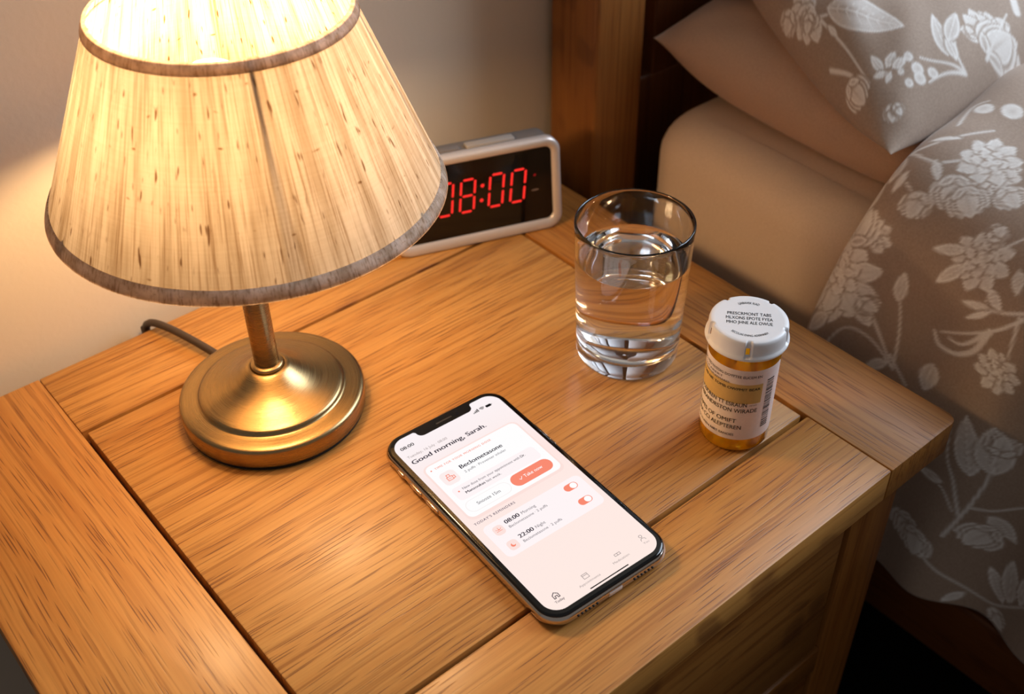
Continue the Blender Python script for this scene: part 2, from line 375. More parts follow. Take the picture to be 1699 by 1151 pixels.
for k in range(4):
    a = math.radians((-108, -36, 68, 160)[k]); q = lambda r, t: (r*math.cos(a), r*math.sin(a), HS*t)
    obj('strut', tube('strut', [q(srad(0.985)-0.0016, 0.985), q(srad(0.7)-0.0035, 0.7), q(srad(0.4)-0.0075, 0.4), q(srad(0.06)-0.0150, 0.06)], 0.0009, 8), wire, shade)
for k in range(3):
    a = math.radians(-62 + 120*k); q = lambda r, t: (r*math.cos(a), r*math.sin(a), HS*t)
    obj('spoke', tube('spoke', [q(0.0108, 0.10), q(0.04, 0.09), q(srad(0.07)-0.001, 0.07)], 0.0011, 8), wire, shade)
# power cord: leaves the base at the back and drops behind the top
cord = [(0.0860, -0.0030, 0.0050), (0.0842, 0.0070, 0.0050), (0.0800, 0.0230, 0.0062), (0.0755, 0.0390, 0.0068), (0.0712, 0.0520, 0.0064), (0.0688, 0.0600, 0.0032), (0.0676, 0.0640, -0.0040), (0.0670, 0.0650, -0.03), (0.0670, 0.0650, -0.30)]
obj('power_cord', tube('power_cord', [(x-LP[0], y-LP[1], z) for x, y, z in cord], 0.0023, 12), plain('dark_cord', srgb(58, 44, 34), 0.45), lamp)

# ------------------------------------------------------------------ alarm clock
CK = (0.2727, -0.0017, TZ)
clock = tag(empty('alarm_clock', CK, -0.355), 'silver digital alarm clock with red numerals reading 08:00', 'clock')
TILT = 0.1172; CW, CH, CDP = 0.1135, 0.0640, 0.028
silver = plain('silver_plastic', srgb(198, 188, 184), 0.36, 0.4)
ckgrey = plain('grey_plastic', srgb(112, 104, 100), 0.42, 0.2)
face_m = plain('black_lens', srgb(9, 7, 7), 0.10)
def tilt(p):            # face plane (u, v, depth behind) -> clock space
    u, v, d = p
    return (u, v*math.sin(TILT) + d*math.cos(TILT), v*math.cos(TILT) - d*math.sin(TILT))
def ck_ring(w, h, r, d, cv=CH/2, du=0.0): return [tilt((x+du, y+cv, d)) for x, y in rounded_rect(w, h, r)]
def fit_floor(me):      # keep the underside on the table
    for v in me.vertices: v.co.z = max(v.co.z, 0.0008)
    return me
hb = loft('housing', [ck_ring(CW-0.004, CH-0.004, 0.008, 0.004), ck_ring(CW-0.003, CH-0.003, 0.0085, 0.006), ck_ring(CW-0.004, CH-0.004, 0.008, CDP-0.004), ck_ring(CW-0.010, CH-0.010, 0.007, CDP)])
sharp(obj('housing', fit_floor(hb), ckgrey, clock), 50)
bz = loft('bezel', [ck_ring(CW-0.003, CH-0.003, 0.0085, 0.0080), ck_ring(CW, CH, 0.0095, 0.0065), ck_ring(CW, CH, 0.0095, 0.0018), ck_ring(CW-0.0020, CH-0.0020, 0.0088, 0.0003), ck_ring(CW-0.0045, CH-0.0045, 0.0080, 0.0),
                     ck_ring(CW-0.0100, CH-0.0115, 0.0055, 0.0003, CH/2+0.0008), ck_ring(CW-0.0118, CH-0.0132, 0.0048, 0.0013, CH/2+0.0008), ck_ring(CW-0.0120, CH-0.0134, 0.0048, 0.0035, CH/2+0.0008)], True, False)
sharp(obj('bezel', fit_floor(bz), silver, clock), 60)
fc = pydata('face', ck_ring(CW-0.0110, CH-0.0126, 0.005, 0.0022, CH/2+0.0008), [tuple(range(44))])
face = obj('face', fc, face_m, clock, smooth=False)
led = emit('red_led', (1.0, 0.030, 0.022, 1), 1.15); led_dim = emit('dim_red_led', (0.35, 0.012, 0.01, 1), 0.6)
def seg_poly(name, pts, mat):
    pts = [((u + (v-0.0345)*0.13), v) for u, v in pts]
    n = len(pts); vv = [tilt((u, v, 0.0020)) for u, v in pts]+[tilt((u, v, 0.0022)) for u, v in pts]
    f = [tuple(range(n)), tuple(reversed(range(n, 2*n)))] + [(i, i+n, (i+1) % n+n, (i+1) % n) for i in range(n)]
    return obj(name, pydata(name, vv, f), mat, face, smooth=False)
DW, DH, ST = 0.0092, 0.0218, 0.0014
def digit(cx, segs):
    v0, v1 = 0.0236, 0.0236+DH; vm = (v0+v1)/2; x0, x1 = cx-DW/2, cx+DW/2; g = 0.0005
    def hz(v): return [(x0+g+0.0006, v), (x0+g+ST*0.6+0.0004, v+ST/2), (x1-g-ST*0.6-0.0004, v+ST/2), (x1-g-0.0006, v), (x1-g-ST*0.6-0.0004, v-ST/2), (x0+g+ST*0.6+0.0004, v-ST/2)]
    def vt(x, a, b): return [(x, a+g+0.0004), (x+ST/2, a+g+ST*0.6), (x+ST/2, b-g-ST*0.6), (x, b-g-0.0004), (x-ST/2, b-g-ST*0.6), (x-ST/2, a+g+ST*0.6)]
    S = {'a': hz(v1), 'd': hz(v0), 'g': hz(vm), 'f': vt(x0, vm, v1), 'e': vt(x0, v0, vm), 'b': vt(x1, vm, v1), 'c': vt(x1, v0, vm)}
    for k in segs: seg_poly('digit_segment', S[k], led)
DC = [-0.0210, -0.0065, 0.0128, 0.0275]
for c, s in zip(DC, ('abcdef', 'abcdefg', 'abcdef', 'abcdef')): digit(c, s)
for v in (0.0295, 0.0395):
    seg_poly('colon_dot', [(0.0032+0.0012*math.cos(a), v+0.0012*math.sin(a)) for a in np.linspace(0, 2*pi, 12, endpoint=False)], led)
seg_poly('indicator_dot', [(0.0385+0.0009*math.cos(a), 0.0397+0.0009*math.sin(a)) for a in np.linspace(0, 2*pi, 12, endpoint=False)], led_dim)
seg_poly('indicator_print', [(0.0397+0.0026*math.cos(a), 0.0293+0.0007*math.sin(a)) for a in np.linspace(0, 2*pi, 12, endpoint=False)], plain('grey_print', srgb(104, 84, 74), 0.6))
def top_button(u0, u1, d0, d1, mat, hgt=0.0016):
    b = box_bm(u0, u1, d0, d1, 0, hgt+0.002, 0.0007, 2)
    for v in b.verts: v.co = Vector(tilt((v.co.x, CH-0.0022-0.002+v.co.z, v.co.y)))
    sharp(obj('top_button', b, mat, clock), 40)
btn = plain('light_grey_button', srgb(160, 152, 146), 0.4, 0.3)
top_button(-0.002, 0.030, 0.0105, 0.0180, btn, 0.0022); top_button(-0.026, -0.006, 0.0115, 0.0175, ckgrey); top_button(-0.045, -0.029, 0.0115, 0.0175, ckgrey)

# ------------------------------------------------------------------ phone
PH = (0.1440, -0.1906, TZ); PTH = -0.0517
phone = tag(empty('smartphone', PH, PTH), 'black glass smartphone with a steel rim showing a pink reminder screen', 'phone')
PW, PL, PT = 0.0748, 0.1440, 0.0079
steel = plain('polished_steel', srgb(205, 192, 180), 0.14, 1.0); bezg = plain('black_glass', srgb(6, 6, 7), 0.06, 0.0)
def pr(w, l, r, z): return [(x, y, z) for x, y in rounded_rect(w, l, r, 12)]
R0 = 0.0118
prof = [(0.0042, 0.0003), (0.0022, 0.0006), (0.0009, 0.0014), (0.0002, 0.0026), (0.0, 0.0039), (0.0002, 0.0052), (0.0009, 0.0063), (0.0016, 0.0069)]
obj('frame', loft('frame', [pr(PW-2*i, PL-2*i, R0-i*0.9, z) for i, z in prof]), steel, phone)
gl = [(0.0012, 0.0066), (0.0013, 0.0071), (0.0018, 0.0076), (0.0026, 0.0078)]
obj('glass_front', loft('glass_front', [pr(PW-2*i, PL-2*i, R0-i*0.9, z) for i, z in gl]), bezg, phone)
SW, SL = 0.0663, 0.1351; ZSn = 0.00786
def screen_outline():
    pts = rounded_rect(SW, SL, 0.0080, 10)     # starts at the right end, goes over the top
    right = [p for p in pts[:11]]; left = [p for p in pts[11:22]]; rest = pts[22:]
    yt = SL/2; d = 0.0050
    def arc(cx, cy, r, a0, a1, n=6): return [(cx+r*math.cos(a0+(a1-a0)*k/n), cy+r*math.sin(a0+(a1-a0)*k/n)) for k in range(n+1)]
    nx = 0.0172
    notch = arc(nx+0.0016, yt-0.0016, 0.0016, pi/2, pi) + arc(nx-0.0034, yt-d+0.0034, 0.0034, 0, -pi/2)
    notch2 = [(-x, y) for x, y in reversed(notch)]
    return right + notch + notch2 + left + rest
def screen_material():
    m = bpy.data.materials.new('pink_screen'); m.use_nodes = True; nt = m.node_tree; nt.nodes.clear(); L = nt.links.new
    tc = N(nt, 'ShaderNodeTexCoord'); s = N(nt, 'ShaderNodeSeparateXYZ'); L(tc.outputs['Object'], s.inputs[0])
    mr = N(nt, 'ShaderNodeMapRange'); mr.inputs[1].default_value = -0.0675; mr.inputs[2].default_value = 0.0675; L(s.outputs[1], mr.inputs[0])
    r = ramp(nt, [(0.0, srgb(255, 235, 227)), (0.45, srgb(255, 234, 228)), (0.62, srgb(255, 230, 225)), (0.85, srgb(253, 240, 240)), (1.0, srgb(253, 244, 246))]); L(mr.outputs[0], r.inputs[0])
    e = N(nt, 'ShaderNodeEmission'); L(r.outputs[0], e.inputs[0]); o = N(nt, 'ShaderNodeOutputMaterial'); L(e.outputs[0], o.inputs[0]); return m
screen = obj('screen', prism('screen', screen_outline(), ZSn-0.0003, ZSn), screen_material(), phone, smooth=False)
mm = 0.001
E_ = {k: emit('screen_'+k, srgb(*c)) for k, c in dict(white=(255, 254, 254), pale=(255, 245, 246), blush=(253, 238, 236), rose=(253, 226, 220), coral=(250, 140, 115), ink=(52, 44, 58), black=(14, 12, 14), grey=(112, 106, 114), light=(166, 154, 152), hair=(244, 232, 230), plum=(96, 84, 106)).items()}
_lay = [0]
def ui_poly(name, pts, mat, layer):
    z = ZSn + 0.000012*layer
    me = pydata(name, [(x*mm, y*mm, z) for x, y in pts], [tuple(range(len(pts)))])
    return obj(name, me, E_[mat], screen, smooth=False)
def ui_rr(name, x0, x1, y0, y1, r, mat, layer, n=6):
    return ui_poly(name, [((x0+x1)/2+a, (y0+y1)/2+b) for a, b in rounded_rect(x1-x0, y1-y0, r, n)], mat, layer)
def ui_text(s, x0, x1, y, cap, mat, bold=0.0, layer=6, space=1.0):
    return obj('screen_text', text_mesh(s, x0*mm, x1*mm, y*mm, cap*mm, bold, ZSn+0.000012*layer, 'screen_text', space), E_[mat], screen, smooth=False)
def ui_line(name, pts, w, mat, layer=6):
    vs = []; fs = []
    for (xa, ya), (xb, yb) in zip(pts[:-1], pts[1:]):
        dx, dy = xb-xa, yb-ya; l = math.hypot(dx, dy) or 1; nx_, ny_ = -dy/l*w/2, dx/l*w/2; ex, ey = dx/l*w*0.4, dy/l*w*0.4
        i = len(vs); vs += [(xa-ex+nx_, ya-ey+ny_), (xb+ex+nx_, yb+ey+ny_), (xb+ex-nx_, yb+ey-ny_), (xa-ex-nx_, ya-ey-ny_)]; fs.append((i+3, i+2, i+1, i))
    z = ZSn+0.000012*layer
    return obj(name, pydata(name, [(x*mm, y*mm, z) for x, y in vs], fs), E_[mat], screen, smooth=False)
def circ(cx, cy, r, n=14, a0=0, a1=2*pi): return [(cx+r*math.cos(a0+(a1-a0)*k/n), cy+r*math.sin(a0+(a1-a0)*k/n)) for k in range(n)]
# status bar
ui_text('08:00', -30.2, -22.2, 59.6, 2.2, 'black', 0.016)
for k in range(4): ui_rr('signal_bar', 15.3+k*0.95, 15.95+k*0.95, 59.5, 60.2+0.55*k, 0.12, 'black', 6, 2)
for r_ in (0.6, 1.3, 2.0):
    ui_line('wifi_arc', [(21.2+r_*math.sin(a), 59.5+r_*math.cos(a)) for a in np.linspace(-0.75, 0.75, 7)], 0.42, 'black')
ui_rr('battery_icon', 23.5, 26.9, 59.4, 61.2, 0.5, 'black', 6, 3)
ui_rr('battery_icon', 27.1, 27.5, 60.0, 60.6, 0.15, 'black', 6, 2)
ui_text('Tuesday, 16 July \u00b7 08:00', -30.5, -6.4, 52.8, 1.7, 'light')
ui_text('Good morning, Sarah.', -30.7, 15.1, 47.8, 3.0, 'ink', 0.022)
# dose card with its soft halo
ui_rr('card_halo', -29.9, 29.2, -1.2, 43.0, 4.2, 'rose', 1); ui_rr('dose_card', -28.8, 28.2, 0.6, 42.2, 3.6, 'white', 2)
ui_poly('bullet', circ(-26.2, 38.6, 0.45), 'coral', 6)
ui_text('TIME FOR YOUR MORNING DOSE', -24.0, 10.7, 38.0, 1.35, 'coral', 0.012, space=1.2)
ui_rr('icon_tile', -25.6, -16.8, 24.6, 34.2, 2.6, 'blush', 3)
ui_line('inhaler_icon', [(-22.8, 27.6), (-22.8, 30.0), (-19.8, 30.0), (-19.8, 27.6), (-22.8, 27.6)], 0.42, 'coral')
ui_line('inhaler_icon', [(-22.2, 30.0), (-22.2, 31.6), (-20.6, 31.6), (-20.6, 30.0)], 0.42, 'coral')
ui_line('inhaler_icon', [(-19.8, 29.6), (-18.6, 29.6), (-18.6, 28.0), (-19.8, 28.0)], 0.42, 'coral')
ui_line('inhaler_icon', [(-22.2, 28.8), (-20.6, 28.8)], 0.36, 'coral')
ui_text('Beclometasone', -13.3, 12.9, 30.8, 2.7, 'ink', 0.020)
ui_text('2 puffs \u00b7 Preventer inhaler', -13.1, 12.6, 27.3, 1.6, 'grey')
ui_rr('note_tile', -26.0, 24.6, 12.6, 22.2, 2.4, 'pale', 3)
ui_poly('bullet', circ(-23.1, 18.8, 0.5), 'coral', 6)
ui_text('New dose from your appointment with', -20.6, 14.6, 18.5, 1.65, 'grey', 0.004); ui_text('Dr.', 15.3, 18.0, 18.5, 1.65, 'ink', 0.018)
ui_text('Manzoukas', -20.8, -9.2, 15.4, 1.65, 'ink', 0.020); ui_text('last week.', -8.4, 0.6, 15.4, 1.65, 'grey', 0.004)
ui_rr('snooze_outline', -26.6, -0.6, 3.0, 11.0, 3.9, 'hair', 3); ui_rr('snooze_button', -26.4, -0.8, 3.2, 10.8, 3.8, 'white', 4)
ui_text('Snooze 15m', -20.6, -6.8, 6.0, 2.0, 'grey', 0.004)
ui_rr('take_button', 0.8, 25.6, 3.0, 11.4, 4.1, 'coral', 4)
ui_line('check_mark', [(5.6, 7.2), (6.3, 6.5), (7.5, 8.1)], 0.3, 'white'); ui_text('Take now', 8.5, 19.8, 6.4, 2.1, 'white', 0.006)
# reminders
ui_text("TODAY'S REMINDERS", -29.8, -5.7, -4.3, 1.5, 'plum', 0.012, space=1.2)
ui_rr('reminder_card', -28.9, 30.2, -30.2, -7.4, 3.2, 'pale', 2)
for (cy, t1, t2) in ((-13.2, '08:00', 'Morning'), (-24.4, '22:00', 'Night')):
    ui_rr('icon_tile', -25.2, -19.6, cy-3.2, cy+3.0, 2.0, 'rose', 3)
    ui_text(t1, -17.5, -8.8, cy+1.0, 2.4, 'ink', 0.022); ui_text(t2, -7.6, (0.8 if t2 == 'Morning' else -1.9), cy+1.1, 1.8, 'grey')
    ui_text('Beclometasone \u00b7 2 puffs', -17.3, 5.5, cy-2.2, 1.6, 'grey')
    ui_rr('toggle_track', 18.4, 26.2, cy-1.4, cy+3.0, 2.15, 'coral', 4); ui_poly('toggle_knob', circ(23.9, cy+0.8, 1.9, 20), 'white', 5)
ui_poly('sun_icon', circ(-22.4, -13.4, 0.75, 10, 0, pi) , 'coral', 6); ui_line('sun_icon', [(-23.9, -13.9), (-20.9, -13.9)], 0.28, 'coral')
for a in (0.5, pi/2, pi-0.5): ui_line('sun_icon', [(-22.4+1.1*math.cos(a), -13.4+1.1*math.sin(a)), (-22.4+1.7*math.cos(a), -13.4+1.7*math.sin(a))], 0.28, 'coral')
ui_poly('moon_icon', circ(-22.4, -24.5, 1.25, 16), 'coral', 5); ui_poly('moon_icon', circ(-21.8, -23.9, 1.0, 16), 'rose', 6)
# tab bar
ui_line('home_icon', [(-26.8, -61.0), (-26.8, -59.0), (-25.3, -57.8), (-23.8, -59.0), (-23.8, -61.0), (-24.7, -61.0), (-24.7, -59.8), (-25.9, -59.8), (-25.9, -61.0), (-26.8, -61.0)], 0.4, 'ink')
ui_text('Today', -28.0, -22.9, -63.4, 1.35, 'ink', 0.008)
ui_line('calendar_icon', [(-9.2, -60.6), (-9.2, -58.0), (-6.2, -58.0), (-6.2, -60.6), (-9.2, -60.6)], 0.3, 'light'); ui_line('calendar_icon', [(-9.2, -58.8), (-6.2, -58.8)], 0.3, 'light')
ui_text('Appointments', -14.0, -1.7, -63.2, 1.25, 'light')
ui_line('pill_icon', [(10.6, -59.2), (10.6, -58.0), (13.8, -58.0), (13.8, -59.2), (10.6, -59.2)], 0.3, 'light'); ui_line('pill_icon', [(12.2, -58.0), (12.2, -59.2)], 0.3, 'light')
ui_text('Medication', 7.0, 16.6, -62.4, 1.25, 'light')
ui_line('person_icon', circ(27.7, -57.2, 0.8, 10) + [(28.5, -57.2)], 0.3, 'light'); ui_line('person_icon', [(26.3, -59.8), (26.6, -58.9), (27.7, -58.4), (28.8, -58.9), (29.1, -59.8)], 0.3, 'light')
ui_text('You', 26.1, 29.3, -62.0, 1.2, 'light')
ui_rr('home_bar', -10.6, 12.3, -66.6, -66.0, 0.28, 'black', 6, 3)
# speaker slot and camera in the notch, ports and buttons on the rim
obj('earpiece', prism('earpiece', [(x*1.0, y+SL/2-0.0018) for x, y in rounded_rect(0.010, 0.0010, 0.00045, 4)], 0.00778, 0.00784), plain('dark_mesh', srgb(34, 32, 34), 0.5), phone, smooth=False)
obj('front_camera', prism('front_camera', [(x+0.0085, y+SL/2-0.0018) for x, y in circ(0, 0, 0.0011, 16)], 0.00778, 0.00784), plain('lens_blue_black', srgb(16, 16, 26), 0.05), phone, smooth=False)
portm = plain('port_silver', srgb(235, 230, 228), 0.25, 0.6); holem = plain('port_hole', srgb(20, 16, 14), 0.7)
b = box_bm(-0.0042, 0.0042, -PL/2-0.00012, -PL/2+0.0008, 0.0026, 0.0052, 0.0008, 3); obj('charging_port', b, portm, phone)
for s in (-1, 1):
    for k in range(6):
        c = s*(0.0112+0.0022*k)
        bb = bmesh.new(); bmesh.ops.create_cone(bb, cap_ends=True, segments=10, radius1=0.0006, radius2=0.0006, depth=0.0006, matrix=Matrix.Translation((c, -PL/2-0.00005, 0.0039)) @ Matrix.Rotation(pi/2, 4, 'X'))
        obj('speaker_hole', bb, holem, phone)
for y0, y1 in ((0.047, 0.0525), (0.031, 0.041), (0.0165, 0.0265)):
    obj('side_button', box_bm(-PW/2-0.0005, -PW/2+0.001, y0, y1, 0.0028, 0.0052, 0.0004, 2), steel, phone)
obj('side_button', box_bm(PW/2-0.001, PW/2+0.0005, 0.018, 0.036, 0.0028, 0.0052, 0.0004, 2), steel, phone)

# ------------------------------------------------------------------ glass of water
GP = (0.2678, -0.1402, TZ)
gm = bpy.data.materials.new('clear_glass'); gm.use_nodes = True; p = gm.node_tree.nodes['Principled BSDF']
p.inputs['Base Color'].default_value = (1, 1, 1, 1); p.inputs['Roughness'].default_value = 0.0; p.inputs['IOR'].default_value = 1.5; p.inputs['Transmission Weight'].default_value = 1.0
wm = bpy.data.materials.new('clear_water'); wm.use_nodes = True; p = wm.node_tree.nodes['Principled BSDF']
p.inputs['Base Color'].default_value = (1, 1, 1, 1); p.inputs['Roughness'].default_value = 0.0; p.inputs['IOR'].default_value = 1.33; p.inputs['Transmission Weight'].default_value = 1.0
GH, GRB, GRT, WT, GB = 0.0883, 0.0289, 0.0322, 0.0014, 0.0095
def gro(z): return GRB + (GRT-GRB)*z/GH
outer = [(0.0003, 0.0022), (0.0200, 0.0018), (0.0240, 0.0006), (0.0258, 0.0003), (GRB-0.0016, 0.0006), (GRB-0.0004, 0.0018)] + [(gro(z), z) for z in np.linspace(0.004, GH-0.0012, 16)]
rim = [(gro(GH)-0.0002, GH-0.0004), (gro(GH)-WT/2, GH), (gro(GH)-WT+0.0002, GH-0.0004)]
WL = 0.0661                                          # water line
inner = [(gro(z)-WT, z) for z in np.linspace(GH-0.0012, WL, 8)]
tumbler = obj('drinking_glass', lathe('drinking_glass', outer+rim+inner, 96), gm, loc=GP)
tag(tumbler, 'clear straight-sided drinking glass holding water on the nightstand', 'glass')
# the water fills the glass: its sides and bottom are the glass-to-water boundary, its top meets the air
im = bpy.data.materials.new('glass_water_boundary'); im.use_nodes = True; p = im.node_tree.nodes['Principled BSDF']
p.inputs['Base Color'].default_value = (1, 1, 1, 1); p.inputs['Roughness'].default_value = 0.0; p.inputs['IOR'].default_value = 1.5/1.33; p.inputs['Transmission Weight'].default_value = 1.0
side = [(gro(z)-WT, z) for z in np.linspace(WL, GB+0.004, 14)] + [(gro(GB)-WT-0.0006, GB+0.0018), (gro(GB)-WT-0.0022, GB+0.0005), (gro(GB)-WT-0.005, GB), (0.0003, GB)]
top = [(0.0003, WL-0.0009), (0.014, WL-0.0009), (gro(WL)-WT-0.0014, WL-0.0008), (gro(WL)-WT-0.0004, WL-0.0003), (gro(WL)-WT, WL)]
wme = lathe('water', top[::-1], 96); nb = len(wme.vertices)
sme = lathe('water_side', side, 96)
vv = [tuple(v.co) for v in wme.vertices]; ff = [tuple(reversed(p_.vertices)) for p_ in wme.polygons]
flip = Vector(wme.polygons[0].normal).z > 0
ff = [tuple(p_.vertices) if flip else tuple(reversed(p_.vertices)) for p_ in wme.polygons]
inward = Vector(sme.polygons[5].normal).dot(Vector((sme.polygons[5].center.x, sme.polygons[5].center.y, 0))) < 0
fs_ = [tuple(v+nb for v in (p_.vertices if inward else reversed(p_.vertices))) for p_ in sme.polygons]
wm2 = pydata('water', vv+[tuple(v.co) for v in sme.vertices], ff+fs_); wm2.materials.append(wm); wm2.materials.append(im)
wm2.polygons.foreach_set('material_index', [0]*len(ff)+[1]*len(fs_))
tag(obj('water', wm2, None, loc=GP), 'still clear water filling three quarters of the drinking glass', 'water')
# ------------------------------------------------------------------ pill bottle
BP = (0.2636, -0.2240, TZ); FA = math.radians(216)       # FA: side turned to the photographer
bottle = tag(empty('pill_bottle', BP), 'amber prescription bottle with a white lettered cap and printed label', 'bottle')
def amber_material():
    m = bpy.data.materials.new('amber_plastic'); m.use_nodes = True; nt = m.node_tree; nt.nodes.clear(); L = nt.links.new
    tr = N(nt, 'ShaderNodeBsdfTransparent'); tr.inputs[0].default_value = (1.0, 0.74, 0.14, 1)
    tl = N(nt, 'ShaderNodeBsdfTranslucent'); tl.inputs[0].default_value = (1.0, 0.44, 0.012, 1)
    df = N(nt, 'ShaderNodeBsdfDiffuse'); df.inputs[0].default_value = (1.0, 0.40, 0.008, 1)
    gl_ = N(nt, 'ShaderNodeBsdfGlossy'); gl_.inputs[1].default_value = 0.08
    m1 = N(nt, 'ShaderNodeMixShader'); m1.inputs[0].default_value = 0.5; L(tl.outputs[0], m1.inputs[1]); L(df.outputs[0], m1.inputs[2])
    m2 = N(nt, 'ShaderNodeMixShader'); m2.inputs[0].default_value = 0.38; L(tr.outputs[0], m2.inputs[1]); L(m1.outputs[0], m2.inputs[2])
    fr = N(nt, 'ShaderNodeFresnel'); fr.inputs[0].default_value = 1.45
    m3 = N(nt, 'ShaderNodeMixShader'); L(fr.outputs[0], m3.inputs[0]); L(m2.outputs[0], m3.inputs[1]); L(gl_.outputs[0], m3.inputs[2])
    o = N(nt, 'ShaderNodeOutputMaterial'); L(m3.outputs[0], o.inputs[0]); return m
BR = 0.0181
amber = [(0.0003, 0.0004), (0.0130, 0.0004), (BR-0.0022, 0.0004), (BR-0.0007, 0.0012), (BR, 0.0028), (BR, 0.0600), (BR-0.0006, 0.0608), (0.0176, 0.0612), (0.0176, 0.0725)]
obj('body', lathe('body', amber, 72), amber_material(), bottle)
capw = plain('white_cap_plastic', srgb(226, 222, 222), 0.36, 0.0, Subsurface_Weight=0.0)
# cap: skirt with a flange, and five slots with rim nicks
def cap_mesh():
    n = 240; slots = [FA+math.radians(5+72*k) for k in range(5)]
    prof = [(0.0190, 0.0640), (0.0204, 0.0637), (0.0207, 0.0644), (0.0206, 0.0653), (0.0199, 0.0660), (0.0197, 0.0668), (0.0196, 0.0685), (0.0195, 0.0705), (0.0194, 0.0725), (0.0191, 0.0737), (0.0183, 0.0743), (0.0164, 0.0743)]
    v = []; f = []
    def ins(a):
        return min(abs((a-s+pi) % (2*pi)-pi) for s in slots)
    for i, (r, z) in enumerate(prof):
        for k in range(n):
            a = 2*pi*k/n; d = ins(a); r_ = r
            if 4 <= i <= 10 and d < 0.078: r_ = r-0.0013*min(1, (0.078-d)/0.022)
            v.append((r_*math.cos(a), r_*math.sin(a), z))
    m_ = len(prof)
    for i in range(m_-1):
        for k in range(n):
            a = 2*pi*(k+0.5)/n
            if 5 <= i <= 6 and ins(a) < 0.050: continue       # open window low in the slot
            k2 = (k+1) % n; f.append((i*n+k, i*n+k2, (i+1)*n+k2, (i+1)*n+k))
    c = len(v); v.append((0, 0, 0.0743))
    for k in range(n): f.append(((m_-1)*n+k, (m_-1)*n+(k+1) % n, c))
    return pydata('cap', v, f)
cap = obj('cap', cap_mesh(), capw, bottle); sharp(cap, 50)
ink = plain('black_print', srgb(20, 17, 18), 0.6); greyink = plain('grey_print_ink', srgb(104, 92, 88), 0.6)
def cap_text(s, w, y, capH, bold=0.006):
    me = text_mesh(s, -w/2, w/2, y, capH, bold, 0, 'cap_text')
    rot = FA + pi/2 + math.radians(6); c, s_ = math.cos(rot), math.sin(rot)
    for vt in me.vertices: x, y_ = vt.co.x, vt.co.y; vt.co = Vector((x*c-y_*s_, x*s_+y_*c, 0.07438))
    obj('cap_text', me, ink, cap, smooth=False)
def cap_arc(s, R, half, top, capH):
    me = text_mesh(s, -half, half, 0, capH, 0.005, 0, 'cap_text')
    for vt in me.vertices:
        x, y = vt.co.x, vt.co.y
        if top: a = pi/2 - x; r = R+y
        else: a = -pi/2 + x; r = R-y
        vt.co = Vector((r*math.cos(a), r*math.sin(a), 0))
    rot = FA + pi/2 + math.radians(6); c, s_ = math.cos(rot), math.sin(rot)
    for vt in me.vertices: x, y_ = vt.co.x, vt.co.y; vt.co = Vector((x*c-y_*s_, x*s_+y_*c, 0.07438))
    obj('cap_text', me, ink, cap, smooth=False)
cap_text('PRESCRMONT TABS', 0.0212, 0.0026, 0.0023); cap_text('MLXONS EPOTE FYEA', 0.0226, -0.0009, 0.0023); cap_text('MHO JHNE ALE OWUE', 0.0222, -0.0044, 0.0023)
cap_arc('LJABAVEK RIAD', 0.0118, 0.42, True, 0.0017); cap_arc('RECOUAS ENING ADERNNEH', 0.0140, 0.70, False, 0.0015)
# wrap-round label
def paper(name, col):
    m = bpy.data.materials.new(name); m.use_nodes = True; nt = m.node_tree; nt.nodes.clear(); L = nt.links.new
    tc = N(nt, 'ShaderNodeTexCoord'); n = N(nt, 'ShaderNodeTexNoise', Scale=600.0, Detail=2.0); L(tc.outputs['Object'], n.inputs['Vector'])
    r = ramp(nt, [(0.2, tuple(c*0.94 for c in col[:3])+(1,)), (0.8, col)]); L(n.outputs['Fac'], r.inputs[0])
    d = N(nt, 'ShaderNodeBsdfDiffuse'); t = N(nt, 'ShaderNodeBsdfTranslucent'); L(r.outputs[0], d.inputs[0]); L(r.outputs[0], t.inputs[0])
    x = N(nt, 'ShaderNodeMixShader'); x.inputs[0].default_value = 0.32; L(d.outputs[0], x.inputs[1]); L(t.outputs[0], x.inputs[2])
    o = N(nt, 'ShaderNodeOutputMaterial'); L(x.outputs[0], o.inputs[0]); return m
def label_patch(name, a0, a1, z0, z1, r, mat, rc=0.0, parent=None):
    n = 64; v = []; f = []
    for i in range(n+1):
        a = FA+math.radians(a0+(a1-a0)*i/n); d = 0
        s = (a1-a0)*pi/180*r; x = s*i/n; e = min(x, s-x)
        if e < rc: d = rc-math.sqrt(max(rc*rc-(rc-e)**2, 0))
        for z in (z0+d, z1-d): v.append((r*math.cos(a), r*math.sin(a), z))
    for i in range(n): f.append((2*i, 2*i+2, 2*i+3, 2*i+1))
    return obj(name, pydata(name, v, f), mat, parent or bottle)
lab = label_patch('label', -112, 80, 0.0098, 0.0560, BR+0.00012, paper('label_paper', srgb(244, 232, 228)), 0.0025)
label_patch('label_band', -112, 38, 0.0345, 0.0470, BR+0.00020, paper('yellow_label_band', srgb(222, 186, 116)), 0, lab)
def label_text(s, a0, a1, z, capH, bold=0.006, mat=ink):
    w = math.radians(a1-a0)*BR; me = text_mesh(s, 0, w, 0, capH, bold, 0, 'label_text')
    r = BR+0.00030
    for vt in me.vertices:
        a = FA+math.radians(a0)+vt.co.x/BR; vt.co = Vector((r*math.cos(a), r*math.sin(a), z+vt.co.y))
    obj('label_text', me, mat, lab, smooth=False)
label_text('PUARNIG MED NYEDIG DOYFTEE EUCEM EN', -95, 34, 0.0512, 0.0016)
label_text('FRECULARERT', -90, -28, 0.0487, 0.0013, 0.004, greyink); label_text('INDURGUN EPLREMARES', -90, -16, 0.0466, 0.0013, 0.004, greyink)
label_text('THE TOEE NIE TOMB OWPMIT BEAR', -95, 34, 0.0432, 0.0017)
